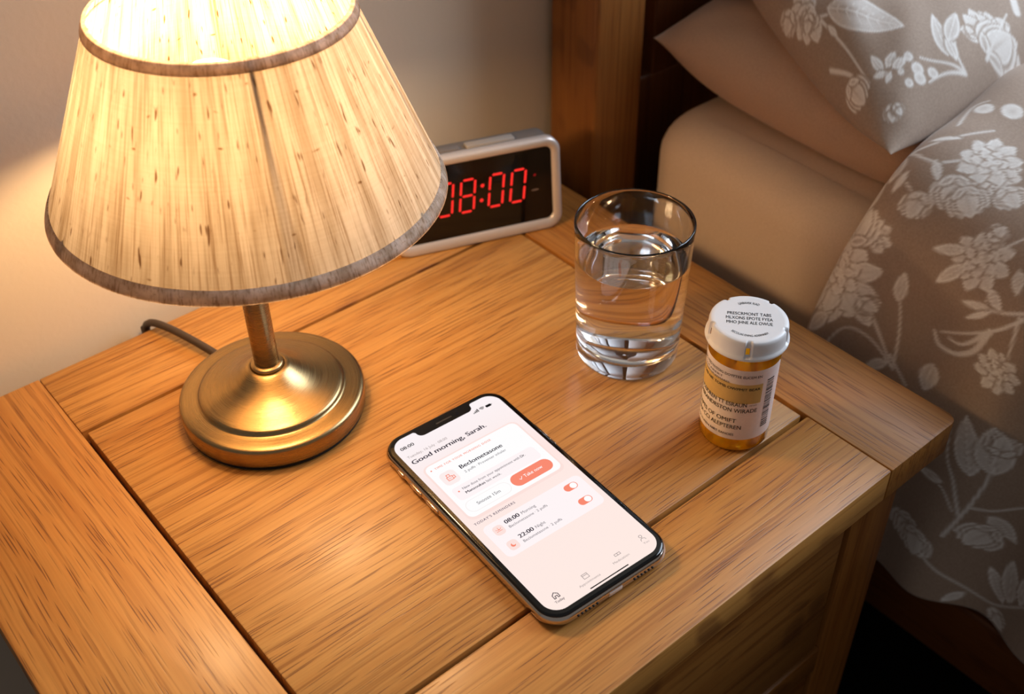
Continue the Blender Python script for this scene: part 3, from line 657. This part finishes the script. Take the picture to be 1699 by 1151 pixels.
label_text('PUANDEIDREN TT ESRAUN', -95, 16, 0.0325, 0.0026, 0.009); label_text('nirum', 20, 32, 0.0330, 0.0008, 0.004, greyink)
label_text('WORBRANDRSTON WIRADE', -95, 34, 0.0285, 0.0026, 0.009)
label_text('PURAPES OF OMIFT', -95, 3, 0.0215, 0.0026, 0.008); label_text('BURIRA CCI ALEPTEREN', -95, 12, 0.0172, 0.0026, 0.008)
label_text('PURALOF MUMEN NIRT EANOES', -95, 2, 0.0125, 0.0015)
rb_ = random.Random(5); zc = 0.0165
while zc < 0.0480:
    h = rb_.choice((0.0003, 0.0005, 0.0008)); label_patch('barcode_line', 46, 61, zc, zc+h, BR+0.00024, ink, 0, lab); zc += h+rb_.choice((0.0003, 0.0005, 0.0007))
# tablets in the bottle
pillm = plain('yellow_tablet', srgb(255, 240, 150), 0.5)
pme = lathe('pill', [(0.0002, 0.0), (0.0020, 0.0002), (0.0036, 0.0008), (0.0044, 0.0016), (0.0044, 0.0034), (0.0036, 0.0042), (0.0020, 0.0048), (0.0002, 0.0050)], 20)
pme.materials.append(pillm); pme.polygons.foreach_set('use_smooth', [True]*len(pme.polygons))
rp = random.Random(11)
spots = []
for layer, (rad, n) in enumerate(((0.0126, 6), (0.0126, 6))):
    for k in range(n): spots.append((rad, 2*pi*k/n + layer*0.42 + FA, 0.0044+layer*0.0086))
    spots.append((0.0, 0.0, 0.0044+layer*0.0086))
for r_, a, z in spots:
    o = link(bpy.data.objects.new('pill', pme))
    e = Euler((pi/2 + rp.uniform(-0.25, 0.25), 0, a+pi/2+rp.uniform(-0.4, 0.4)))
    o.rotation_euler = e; off = e.to_matrix() @ Vector((0, 0, 0.0025))
    o.location = Vector((BP[0]+r_*math.cos(a), BP[1]+r_*math.sin(a), TZ+z+0.0018)) - off
    tag(o, 'small yellow tablet inside the amber pill bottle', 'pill', 'yellow tablets in the amber bottle')

# ------------------------------------------------------------------ bed
BED = (0.85, -0.9, 0)
bed = tag(empty('bed', BED), 'dark oak bed frame with a square headboard post beside the nightstand', 'bed')
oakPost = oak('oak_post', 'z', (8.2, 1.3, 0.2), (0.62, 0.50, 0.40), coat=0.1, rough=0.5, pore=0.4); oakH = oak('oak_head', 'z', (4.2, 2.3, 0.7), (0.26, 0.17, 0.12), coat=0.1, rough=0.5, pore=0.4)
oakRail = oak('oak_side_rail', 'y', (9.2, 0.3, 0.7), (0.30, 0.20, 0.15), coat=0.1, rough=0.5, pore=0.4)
def bedbox(name, x0, x1, y0, y1, z0, z1, mat, bev=0.003):
    c = Vector(((x0+x1)/2, (y0+y1)/2, (z0+z1)/2))
    o = obj(name, box_bm(x0-c.x, x1-c.x, y0-c.y, y1-c.y, z0-c.z, z1-c.z, bev, 3), mat, bed); o.location = c-Vector(BED); sharp(o, 40); return o
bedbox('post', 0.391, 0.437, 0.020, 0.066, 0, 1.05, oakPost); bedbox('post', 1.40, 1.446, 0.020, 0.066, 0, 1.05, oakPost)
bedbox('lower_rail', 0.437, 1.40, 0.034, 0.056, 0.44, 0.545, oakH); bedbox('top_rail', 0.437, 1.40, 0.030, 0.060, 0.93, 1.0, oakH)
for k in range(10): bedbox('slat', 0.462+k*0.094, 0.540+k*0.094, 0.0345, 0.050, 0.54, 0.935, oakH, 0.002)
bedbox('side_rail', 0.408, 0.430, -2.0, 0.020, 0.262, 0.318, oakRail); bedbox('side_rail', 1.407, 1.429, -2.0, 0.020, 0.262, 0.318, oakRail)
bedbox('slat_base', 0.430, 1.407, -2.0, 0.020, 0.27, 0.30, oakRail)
bedbox('foot_post', 0.391, 0.437, -2.046, -2.0, 0, 0.5, oakPost); bedbox('foot_post', 1.40, 1.446, -2.046, -2.0, 0, 0.5, oakPost)
def cloth_material(name, c1, c2, scale=900.0):
    m, nt, p = new_mat(name); L = nt.links.new
    tc = N(nt, 'ShaderNodeTexCoord'); n = N(nt, 'ShaderNodeTexNoise', Scale=scale, Detail=2.0); L(tc.outputs['Object'], n.inputs['Vector'])
    r = ramp(nt, [(0.3, c1), (0.7, c2)]); L(n.outputs['Fac'], r.inputs[0]); L(r.outputs[0], p.inputs['Base Color'])
    p.inputs['Roughness'].default_value = 0.85; p.inputs['Sheen Weight'].default_value = 0.15
    b = N(nt, 'ShaderNodeBump', Strength=0.15, Distance=0.0004); L(n.outputs['Fac'], b.inputs['Height']); L(b.outputs[0], p.inputs['Normal'])
    return m
sheet = cloth_material('oatmeal_sheet', srgb(202, 174, 148), srgb(211, 184, 158))
case = cloth_material('oatmeal_pillowcase', srgb(192, 158, 132), srgb(202, 168, 142))
# mattress under a fitted sheet
def mattress():
    x0, x1, y0, y1, z0, z1 = 0.4165, 1.405, -1.98, 0.008, TZ-0.196, TZ+0.036
    b = box_bm(x0, x1, y0, y1, z0, z1, 0.0)
    bmesh.ops.bevel(b, geom=[e for e in b.edges if abs(e.verts[0].co.z-e.verts[1].co.z) > 0.1], offset=0.050, segments=8, profile=0.5, affect='EDGES')
    bmesh.ops.bevel(b, geom=[e for e in b.edges if abs(e.verts[0].co.z-e.verts[1].co.z) < 0.001 and e.calc_face_angle(0) > 1.0], offset=0.030, segments=7, profile=0.5, affect='EDGES')
    bmesh.ops.subdivide_edges(b, edges=[e for e in b.edges if e.calc_length() > 0.2], cuts=40, use_grid_fill=True)
    for v in b.verts:
        x, y, z = v.co
        w = 0.0022*math.sin(9*y+4*x+1)+0.0016*math.sin(23*y-7*x)+0.0012*math.sin(41*y+19*z)
        v.co += Vector((w*0.8 if x < 0.5 else 0, 0, w if z > TZ else 0))
    return b
tag(obj('mattress', mattress(), sheet), 'thick mattress in a plain oatmeal fitted sheet beside the nightstand', 'mattress')
def smooth01(t): t = np.clip(t, 0, 1); return t*t*(3-2*t)
def pillow_surface(corners, zc, tz, nu, nv, pinch=0.06, power=2.4, flat=0.6, ears=False):
    """closed pillow: bilinear outline, puffed to both sides; returns verts, faces, (u, v, side)"""
    u = -1+2*np.linspace(0, 1, nu)**1.9; v = np.linspace(-1, 1, nv); v = 0.35*v+0.65*np.sin(v*pi/2); U, V = np.meshgrid(u, v, indexing='ij')
    Up = U*(1-pinch*(1-V**2)); Vp = V*(1-max(pinch, 0)*1.3*(1-U**2))
    a, b_ = (Up+1)/2, (Vp+1)/2
    c00, c10, c11, c01 = [np.array(c, float) for c in corners]
    P = ((1-a)*(1-b_))[..., None]*c00 + (a*(1-b_))[..., None]*c10 + (a*b_)[..., None]*c11 + ((1-a)*b_)[..., None]*c01
    H = np.clip((1-np.abs(U)**power)*(1-np.abs(V)**power), 0, 1)**0.52
    if ears: H = np.clip((1-np.abs(U)**(power*3))*(1-np.abs(V)**power), 0, 1)**0.5 * (1-0.8*(np.abs(U)**14*np.abs(V)**6))
    wr = 0.03*np.sin(9*U+5*V)+0.025*np.sin(17*V-6*U+1) + 0.05*np.exp(-((U+0.93-0.05*np.sin(3*V))/0.025)**2)*np.sin(5*V) + 0.04*np.sin(46*U+9*V*V)*np.exp(-(1+U)*5)
    T = P.copy(); T[..., 2] += tz*H*(1+wr)
    B = P.copy(); B[..., 2] -= tz*flat*H
    return T, B
def pillow_uv(T, B):
    # distances over the cloth in mm, the underside continuing past the left seam
    def arc(P, ax):
        d = np.linalg.norm(np.diff(P, axis=ax), axis=-1); z = np.zeros_like(np.take(d, [0], axis=ax)); return np.concatenate([z, np.cumsum(d, axis=ax)], axis=ax)*1000
    su = arc(T, 0); m = T.shape[0]//2
    sv = arc(T, 1); sv = np.broadcast_to(sv[m//6], sv.shape)
    bu = arc(B, 0); bv = arc(B, 1); bv = np.broadcast_to(bv[m//6], bv.shape)
    return np.concatenate([(70+su).ravel(), (70-bu).ravel()]), np.concatenate([sv.ravel(), bv.ravel()])
def pillow_mesh(name, T, B, vals=None):
    nu, nv = T.shape[:2]; verts = np.concatenate([T.reshape(-1, 3), B.reshape(-1, 3)]); n = nu*nv; f = []
    idx = np.arange(n).reshape(nu, nv)
    a, b_, c, d = idx[:-1, :-1].ravel(), idx[1:, :-1].ravel(), idx[1:, 1:].ravel(), idx[:-1, 1:].ravel()
    faces = np.concatenate([np.stack([a, b_, c, d], 1), np.stack([d, c, b_, a], 1)+n])
    me = bpy.data.meshes.new(name); me.from_pydata(verts.tolist(), [], faces.tolist())
    if vals is not None: set_print(me, vals)
    b = bmesh.new(); b.from_mesh(me); bmesh.ops.remove_doubles(b, verts=b.verts, dist=1e-6); b.to_mesh(me); b.free(); return me
T, B = pillow_surface([(0.462, -0.212, TZ+0.058), (1.05, -0.212, TZ+0.058), (1.05, 0.030, TZ+0.078), (0.452, 0.026, TZ+0.078)], 0, 0.036, 220, 120, -0.018, flat=1.05, power=4.0, ears=True)
B[..., 2] = np.maximum(B[..., 2], TZ+0.0385)
tag(obj('pillow', pillow_mesh('pillow', T, B), case), 'plain oatmeal pillow lying flat on the mattress under the floral pillow', 'pillow')
#PRINT_BEGIN
# ------------------------------------------------------------------ floral print, drawn as a map over the cloth (millimetres)
class Print:
    def __init__(s, w, h, res=0.7):
        s.res = res; s.nx, s.ny = int(w/res), int(h/res); s.m = np.zeros((s.nx, s.ny), np.float32)
    def win(s, x, y, r):
        i0, i1 = max(int((x-r)/s.res), 0), min(int((x+r)/s.res)+1, s.nx); j0, j1 = max(int((y-r)/s.res), 0), min(int((y+r)/s.res)+1, s.ny)
        if i1 <= i0 or j1 <= j0: return None
        X, Y = np.meshgrid(np.arange(i0, i1)*s.res-x, np.arange(j0, j1)*s.res-y, indexing='ij'); return slice(i0, i1), slice(j0, j1), X, Y
    def petal(s, x, y, ang, ln, wd, fill=0.62, veins=3, pw=0.75, edge=1.0):
        w = s.win(x, y, ln*1.1+wd+2)
        if w is None: return
        I, J, X, Y = w; c, q = math.cos(ang), math.sin(ang); a = X*c+Y*q; b = -X*q+Y*c; t = np.clip(a/ln, 0, 1)
        hw = wd*np.sin(pi*t**pw)**0.8; ins = hw-np.abs(b); ok = (a > 0) & (a < ln)
        body = np.where(ok, np.clip(ins/0.9+0.5, 0, 1), 0); gap = np.where(ok, np.clip((ins+1.6)/1.0, 0, 1), 0)
        line = np.clip(1.5-np.abs(ins-0.8)/0.9, 0, 1)
        v = np.clip(np.cos(b/np.maximum(hw, 0.5)*pi*veins)*1.6-0.75, 0, 1)*np.clip(1.3-t*1.2, 0, 1)
        val = np.clip(np.maximum(fill - 0.42*v, line*edge), 0, 1)
        s.m[I, J] = s.m[I, J]*(1-gap) + val*body
    def dot(s, x, y, r, fill=0.8):
        w = s.win(x, y, r+2)
        if w is None: return
        I, J, X, Y = w; d = np.hypot(X, Y); body = np.clip((r-d)/0.9+0.5, 0, 1)
        val = np.maximum(fill-0.3*np.clip(1-d/r*1.6, 0, 1), np.clip(1.3-np.abs(d-r+0.6)/0.8, 0, 1)); s.m[I, J] = s.m[I, J]*(1-body)+val*body
    def stroke(s, pts, w0=1.6, w1=0.8, val=0.85):
        pts = [np.array(p, float) for p in pts]
        if len(pts) > 2:                      # Catmull-Rom
            Q = []
            for i in range(len(pts)-1):
                p0, p1, p2, p3 = pts[max(i-1, 0)], pts[i], pts[i+1], pts[min(i+2, len(pts)-1)]
                for k in range(8):
                    t = k/8; Q.append(0.5*(2*p1+(p2-p0)*t+(2*p0-5*p1+4*p2-p3)*t*t+(3*p1-p0-3*p2+p3)*t**3))
            Q.append(pts[-1]); pts = Q
        n = len(pts)-1
        for i in range(n):
            a, b = pts[i], pts[i+1]; wd = w0+(w1-w0)*i/n; c = (a+b)/2; L = np.linalg.norm(b-a)
            w = s.win(c[0], c[1], L/2+wd+2)
            if w is None: continue
            I, J, X, Y = w; X = X+c[0]-a[0]; Y = Y+c[1]-a[1]; d = (b-a)/max(L, 1e-6); t = np.clip(X*d[0]+Y*d[1], 0, L)
            r = np.hypot(X-t*d[0], Y-t*d[1]); s.m[I, J] = np.maximum(s.m[I, J], val*np.clip((wd/2-r)/0.7+0.5, 0, 1))
    def flower(s, x, y, R, ang=0.0, rd=None, half=False):
        """peony: fan of outer petals, inner petals, curled heart"""
        rd = rd or random.Random(int(x*7+y*13))
        span = 2*pi if not half else pi*1.25
        for k in range(9):
            a = ang+span*(k/9-0.5)+rd.uniform(-0.1, 0.1); s.petal(x+0.12*R*math.cos(a), y+0.12*R*math.sin(a), a, R*rd.uniform(0.82, 1.0), R*0.27, 0.80, 3, 1.25)
        for k in range(6):
            a = ang+span*(k/6-0.42)+rd.uniform(-0.12, 0.12); s.petal(x, y, a, R*rd.uniform(0.55, 0.68), R*0.19, 0.84, 2, 1.2)
        for k in range(4):
            a = ang+span*(k/4-0.4); s.petal(x-0.05*R*math.cos(ang), y-0.05*R*math.sin(ang), a, R*0.36, R*0.12, 0.8, 1, 1.1)
        s.dot(x, y, R*0.10, 0.9)
    def bud(s, x, y, R, ang):
        for d in (-0.55, 0.55, -0.25, 0.25, 0): s.petal(x, y, ang+d, R*(1.0-0.12*abs(d)), R*0.30, 0.78, 2, 1.0)
        for d in (-0.9, 0.9): s.petal(x, y, ang+d, R*0.5, R*0.12, 0.55, 1, 0.8)
    def leaf(s, x, y, ang, ln, wd, serr=False):
        s.petal(x, y, ang, ln, wd, 0.62, 1, 0.8)
        c, q = math.cos(ang), math.sin(ang); s.stroke([(x, y), (x+c*ln*0.9, y+q*ln*0.9)], 1.2, 0.6, 0.95)
        if serr:
            for k in range(1, 7):
                t = k/7.5
                for sd in (-1, 1):
                    a2 = ang+sd*0.8; s.stroke([(x+c*ln*t, y+q*ln*t), (x+c*ln*t+math.cos(a2)*wd*0.9*math.sin(pi*t), y+q*ln*t+math.sin(a2)*wd*0.9*math.sin(pi*t))], 1.0, 0.7, 0.9)
    def sprig(s, x, y, ang, ln, n=5, lf=16, w=4, berries=False, bend=0.25):
        pts = []
        for k in range(6):
            t = k/5; a = ang+bend*t; pts.append((x+math.cos(a)*ln*t, y+math.sin(a)*ln*t))
        s.stroke(pts, 1.8, 0.8)
        for k in range(n):
            t = (k+1)/(n+0.5); a = ang+bend*t; px, py = x+math.cos(a)*ln*t, y+math.sin(a)*ln*t
            for sd in (-1, 1):
                if berries: s.dot(px+math.cos(a+sd*1.1)*lf*0.5, py+math.sin(a+sd*1.1)*lf*0.5, w*0.8)
                else: s.leaf(px, py, a+sd*0.75, lf*(1-0.35*t), w)
    def scroll(s, x, y, ang, ln, n=3, curl=0.9):
        for k in range(n):
            c = curl*(k/(max(n-1, 1))*2-1)
            pts = [(x, y)]
            for j in range(1, 6):
                t = j/5; a = ang+c*t; pts.append((x+math.cos(a)*ln*t*(1-0.1*abs(c)), y+math.sin(a)*ln*t*(1-0.1*abs(c))))
            s.stroke(pts, 3.0, 1.0, 0.8); s.bud(pts[-1][0], pts[-1][1], ln*0.24, ang+c*1.25)
    def sample(s, x, y):
        fx = np.clip(x/s.res, 0, s.nx-1.01); fy = np.clip(y/s.res, 0, s.ny-1.01); i = fx.astype(int); j = fy.astype(int); fx = fx-i; fy = fy-j
        m = s.m; return m[i, j]*(1-fx)*(1-fy)+m[i+1, j]*fx*(1-fy)+m[i, j+1]*(1-fx)*fy+m[i+1, j+1]*fx*fy
def print_material():
    m, nt, p = new_mat('floral_cotton'); L = nt.links.new
    at = N(nt, 'ShaderNodeAttribute'); at.attribute_name = 'print'
    tc = N(nt, 'ShaderNodeTexCoord'); n = N(nt, 'ShaderNodeTexNoise', Scale=700.0, Detail=2.0); L(tc.outputs['Object'], n.inputs['Vector'])
    g = ramp(nt, [(0.3, srgb(164, 140, 122)), (0.7, srgb(176, 152, 133))]); L(n.outputs['Fac'], g.inputs[0])
    w = ramp(nt, [(0.3, srgb(244, 238, 232)), (0.7, srgb(252, 247, 242))]); L(n.outputs['Fac'], w.inputs[0])
    L(mixc(nt, at.outputs['Fac'], g.outputs[0], w.outputs[0]), p.inputs['Base Color'])
    p.inputs['Roughness'].default_value = 0.8; p.inputs['Sheen Weight'].default_value = 0.2
    b = N(nt, 'ShaderNodeBump', Strength=0.12, Distance=0.0004); L(n.outputs['Fac'], b.inputs['Height']); L(b.outputs[0], p.inputs['Normal'])
    return m
floral = print_material()
def set_print(me, vals):
    a = me.attributes.new('print', 'FLOAT', 'POINT'); a.data.foreach_set('value', np.asarray(vals, np.float32))
# duvet: profile across the bed, hem -> shoulder -> top ; s in metres from the hem
HEM, TOPZ, SHX, HX, RA = TZ-0.178, TZ+0.096, 0.475, 0.398, 0.075
def duvet_profile():
    pts = [(HX, HEM)]
    zc = TOPZ-RA
    for t in np.linspace(0, 1, 40): pts.append((HX, HEM+(zc-HEM)*t)) if t > 0 else None
    for t in np.linspace(0, pi/2, 40)[1:]: pts.append((SHX-(SHX-HX)*math.cos(t), zc+RA*math.sin(t)))
    pts += [(x, TOPZ) for x in np.linspace(SHX, 1.40, 60)[1:]]
    pts = np.array(pts); L = np.concatenate([[0], np.cumsum(np.hypot(*np.diff(pts, axis=0).T))]); return pts, L
DP, DL = duvet_profile()
HEAD = -0.176
def duvet_point(s, d):
    """s: metres up from the hem, d: metres down the bed from the head edge (arrays)"""
    x = np.interp(s, DL, DP[:, 0]); z = np.interp(s, DL, DP[:, 1]); y = HEAD - d
    e = 1e-3; nx = -(np.interp(s+e, DL, DP[:, 1])-np.interp(s-e, DL, DP[:, 1])); nz = np.interp(s+e, DL, DP[:, 0])-np.interp(s-e, DL, DP[:, 0])
    l = np.hypot(nx, nz)+1e-9; nx, nz = nx/l, nz/l
    hang = smooth01((0.30-s)/0.26)
    f = 0.0065*np.sin(d*58+0.6+1.2*hang)+0.0035*np.sin(d*101+2.0-s*6)+0.003*np.sin(d*27+s*9)
    f = f*(0.12+0.88*hang)
    puff = 0.004*np.sin(s*21+d*9)+0.003*np.sin(d*33-s*14)+0.0025*np.sin(s*52+d*24)
    lip = 0.030; q = np.clip(1-d/lip, 0, 1); drop = 0.020*(1-np.sqrt(np.clip(1-q*q, 0, 1)))
    off = f + puff*(1-hang) - drop
    return x+nx*off, y+0.010*np.sin(s*16)*(1-smooth01(d/0.2)), z+nz*off
S_LEN, D_LEN = float(DL[-1]), 0.95
s_ar = np.concatenate([np.arange(0, 0.62, 0.00135), np.linspace(0.62, S_LEN, 50)]); d_ar = np.concatenate([np.arange(0, 0.42, 0.00135), np.linspace(0.42, D_LEN, 90)])
dp = Print(1300, 960)
rnd = random.Random(3)
#MOTIFS_DUVET
dp.stroke([(176.3, 36.1), (160.2, 51.1), (149.2, 63.1)], 2.2, 1.2)
dp.stroke([(149.2, 63.1), (170.2, 58.1), (188.3, 51.1), (207.3, 42.1)], 1.8, 0.9)
dp.stroke([(149.2, 63.1), (159.2, 42.1), (160.2, 27.0), (142.2, 20.0)], 1.8, 0.8)
dp.leaf(167.2, 39.1, -0.79, 18.5, 4.1)
dp.leaf(151.2, 58.1, -2.4, 17.7, 3.5)
dp.leaf(191.3, 48.1, -0.14, 22.2, 4.4)
dp.flower(187.3, 12.0, 26.1, -2.75, None, True)
dp.flower(192.3, 10.0, 25.7, -2.78)
dp.flower(224.3, 16.0, 13.4, 0.46, None, True)
dp.bud(213.3, 5.0, 29.0, -0.03)
dp.leaf(236.3, 1.0, 0.04, 25.1, 4.5)
dp.leaf(181.3, 1.0, 3.14, 25.1, 5.0)
dp.leaf(165.2, 14.0, -2.72, 21.9, 4.8)
dp.bud(182.3, 28.0, 12.7, 1.89)
dp.stroke([(271.4, 2.0), (262.4, 16.0), (257.4, 28.0)], 1.6, 1.0)
dp.bud(260.4, 29.0, 16.2, 3.01)
dp.leaf(279.4, 2.0, 2.95, 21.4, 4.7)
dp.leaf(268.4, 13.0, 3.14, 15.0, 2.4)
dp.stroke([(280.4, 2.0), (289.4, 12.0), (305.4, 24.0), (320.5, 34.1)], 2.0, 1.0)
dp.stroke([(292.4, 2.0), (310.4, 3.0), (326.5, 3.0)], 1.6, 0.9)
dp.leaf(293.4, 10.0, 1.03, 17.5, 1.8)
dp.leaf(293.4, 2.0, 0.14, 7.1, 1.1)
dp.dot(335.5, 18.0, 5.4)
dp.dot(341.5, 33.1, 6.4)
dp.stroke([(312.4, 15.0), (336.5, 10.0), (344.5, 16.0)], 1.6, 1.0)
dp.stroke([(282.4, 2.0), (279.4, 23.0), (292.4, 37.1)], 2, 1)
dp.flower(288.4, 48.1, 22.0, 1.53, None, True)
dp.flower(297.4, 47.1, 18.1, -1.52)
dp.bud(278.4, 38.1, 22.8, 2.64)
dp.bud(274.4, 46.1, 20.5, 2.32)
dp.bud(285.4, 64.1, 17.0, 2.06)
dp.leaf(280.4, 23.0, 2.4, 13.5, 2.7)
dp.flower(241.3, 81.1, 17.5, -2.91)
dp.leaf(242.3, 70.1, -1.94, 19.3, 3.5)
dp.leaf(235.3, 75.1, -2.59, 21.1, 4.2)
dp.bud(253.4, 78.1, 11.4, 0.27)
dp.stroke([(245.4, 84.1), (254.4, 89.1), (262.4, 94.2)], 2, 1)
dp.stroke([(246.4, 89.1), (229.3, 94.2), (217.3, 98.2)], 1.8, 0.9)
dp.leaf(245.4, 103.2, 2.62, 14.0, 3.5)
dp.stroke([(227.3, 119.2), (220.3, 104.2), (217.3, 90.2)], 2, 1.0)
dp.leaf(219.3, 100.2, -1.8, 17.6, 2.5)
dp.leaf(218.3, 101.2, -2.35, 17.0, 2.0)
dp.stroke([(225.3, 121.2), (211.3, 109.2), (197.3, 93.2), (189.3, 80.1)], 2.2, 1.2)
dp.stroke([(208.3, 106.2), (191.3, 102.2), (181.3, 93.2), (180.3, 82.1), (187.3, 76.1)], 4.0, 1.6)
dp.stroke([(205.3, 104.2), (194.3, 98.2), (188.3, 92.2), (188.3, 85.1)], 3.0, 1.2)
dp.stroke([(224.3, 118.2), (214.3, 120.2), (201.3, 122.2)], 2, 1)
dp.flower(188.3, 119.2, 14.1, 3.14)
dp.leaf(166.2, 83.1, 3.04, 19.1, 5.7)
dp.leaf(229.3, 94.2, 2.12, 15.3, 3.1)
dp.stroke([(156.2, 58.1), (149.2, 68.1), (144.2, 74.1)], 2, 1)
dp.leaf(113.2, 127.2, -0.36, 39.6, 7.9, True)
dp.leaf(119.2, 137.2, -0.23, 34.9, 9.8, True)
dp.bud(134.2, 137.2, 16.1, -0.12)
dp.stroke([(58.1, 123.2), (84.1, 130.2), (112.2, 135.2), (132.2, 135.2)], 2.2, 1.0)
dp.stroke([(78.1, 128.2), (103.1, 120.2), (117.2, 112.2), (139.2, 106.2)], 1.8, 0.9)
dp.stroke([(96.1, 101.2), (94.1, 115.2), (81.1, 124.2)], 1.8, 0.9)
dp.leaf(98.1, 114.2, -1.75, 17.3, 3.5)
dp.bud(56.1, 102.2, 21.6, -2.91)
dp.bud(52.1, 108.2, 21.1, 3.09)
dp.stroke([(88.1, 132.2), (90.1, 143.2), (100.1, 155.3)], 1.8, 1)
dp.leaf(84.1, 141.2, 2.26, 22.1, 5.5)
dp.bud(74.1, 146.2, 21.6, -2.55)
dp.stroke([(38.1, 112.2), (24.0, 131.2), (13.0, 156.3), (38.1, 178.3)], 1.8, 1.0)
dp.leaf(21.0, 163.3, -0.59, 25.4, 5.1)
dp.leaf(26.0, 166.3, -0.19, 31.7, 6.3)
dp.leaf(35.1, 174.3, -0.15, 20.2, 4.0)
dp.leaf(13.0, 141.2, -2.45, 15.6, 3.1)
dp.bud(9.0, 157.3, 14.3, 2.0)
for k in range(34):
    sx, sd = rnd.uniform(640, 1250), rnd.uniform(20, 930)
    (dp.flower(sx, sd, rnd.uniform(22, 34), rnd.uniform(0, 6)) if k % 3 == 0 else dp.sprig(sx, sd, rnd.uniform(0, 6), rnd.uniform(50, 80)))
for k in range(22):
    sx, sd = rnd.uniform(20, 600), rnd.uniform(400, 930)
    (dp.flower(sx, sd, rnd.uniform(22, 34), rnd.uniform(0, 6)) if k % 3 == 0 else dp.sprig(sx, sd, rnd.uniform(0, 6), rnd.uniform(50, 80)))
SS, DD = np.meshgrid(s_ar, d_ar, indexing='ij')
X, Y, Z = duvet_point(SS, DD)
ns_, nd_ = SS.shape; idx = np.arange(ns_*nd_).reshape(ns_, nd_)
faces = np.stack([idx[:-1, :-1].ravel(), idx[:-1, 1:].ravel(), idx[1:, 1:].ravel(), idx[1:, :-1].ravel()], 1)
me = bpy.data.meshes.new('duvet'); me.from_pydata(np.stack([X.ravel(), Y.ravel(), Z.ravel()], 1).tolist(), [], faces.tolist())
set_print(me, dp.sample(SS.ravel()*1000, DD.ravel()*1000))
duvet = tag(obj('duvet', me, floral), 'taupe duvet printed with pale flowers draped over the bed side', 'duvet')
sol = duvet.modifiers.new('thickness', 'SOLIDIFY'); sol.thickness = 0.006; sol.offset = -1
# floral pillow on top of the plain one
T, B = pillow_surface([(0.428, -0.186, TZ+0.086), (1.10, -0.195, TZ+0.090), (1.10, 0.020, TZ+0.150), (0.503, 0.018, TZ+0.138)], 0, 0.046, 420, 220, -0.03, flat=0.6, power=4.0, ears=True)
pp = Print(860, 330)
#MOTIFS_PILLOW
pp.stroke([(95.6, 100.6), (105.4, 91.2), (111.2, 84.6)], 2, 1.2)
pp.leaf(104.5, 97.9, -1.05, 56.0, 11.2, True)
pp.flower(96.8, 107.4, 19.9, 2.54, None, True)
pp.bud(85.6, 122.9, 15.0, -3.05)
pp.bud(93.2, 107.4, 11.1, -2.62)
pp.stroke([(96.5, 96.5), (96.5, 69.2), (92.1, 41.6)], 2, 1)
pp.leaf(97.5, 79.4, 1.55, 10.5, 2.1)
pp.leaf(102.4, 39.4, 1.44, 12.3, 3.1)
pp.leaf(105.7, 39.4, 0.2, 10.8, 3.2)
pp.leaf(103.0, 37.2, 2.61, 8.7, 2.2)
pp.leaf(108.0, 36.1, -0.21, 10.5, 3.1)
pp.leaf(104.9, 35.0, -2.82, 6.9, 2.1)
pp.dot(119.9, 33.9, 2.9)
pp.dot(119.4, 25.7, 3.8)
pp.dot(126.5, 19.2, 3.3)
pp.dot(116.5, 21.0, 3.7)
pp.dot(108.5, 22.8, 2.6)
pp.dot(109.6, 30.7, 2.1)
pp.stroke([(148.0, 9.8), (140.7, 17.5), (126.0, 29.7)], 2, 1)
pp.stroke([(148.0, 9.8), (132.7, 15.1), (120.1, 16.7)], 2, 1)
pp.leaf(143.7, 21.9, 1.09, 28.5, 5.1)
pp.leaf(146.8, 17.5, 1.16, 16.7, 3.7)
pp.stroke([(148.0, 9.8), (149.7, 19.2), (160.4, 31.8)], 2, 1)
pp.leaf(151.7, 28.6, 0.5, 24.9, 5.0)
pp.flower(183.1, 16.7, 21.7, 0.83, None, True)
pp.flower(190.5, 21.9, 12.8, 2.12)
pp.bud(172.4, 22.8, 9.0, 1.54)
pp.bud(172.4, 12.8, 28.3, 0.08)
pp.stroke([(169.9, 10.6), (187.3, 17.5), (209.9, 26.6)], 2, 1)
pp.stroke([(80.5, 71.7), (87.8, 55.0), (85.9, 40.5)], 3, 1.2)
pp.bud(83.2, 55.0, 17.9, -1.67)
pp.stroke([(219.0, 24.7), (229.7, 37.2)], 5, 3)
pp.bud(90.8, 21.9, 10.2, -2.3)
pp.bud(92.5, 20.1, 7.5, -1.77)
for k in range(14):
    sx, sd = rnd.uniform(320, 800), rnd.uniform(20, 300)
    (pp.flower(sx, sd, rnd.uniform(20, 30), rnd.uniform(0, 6)) if k % 3 == 0 else pp.sprig(sx, sd, rnd.uniform(0, 6), rnd.uniform(40, 60)))
pu, pv = pillow_uv(T, B)
pme2 = pillow_mesh('floral_pillow', T, B, pp.sample(pu, pv))
tag(obj('floral_pillow', pme2, floral), 'taupe pillow printed with pale flowers on top of the plain pillow', 'pillow')
#PRINT_END
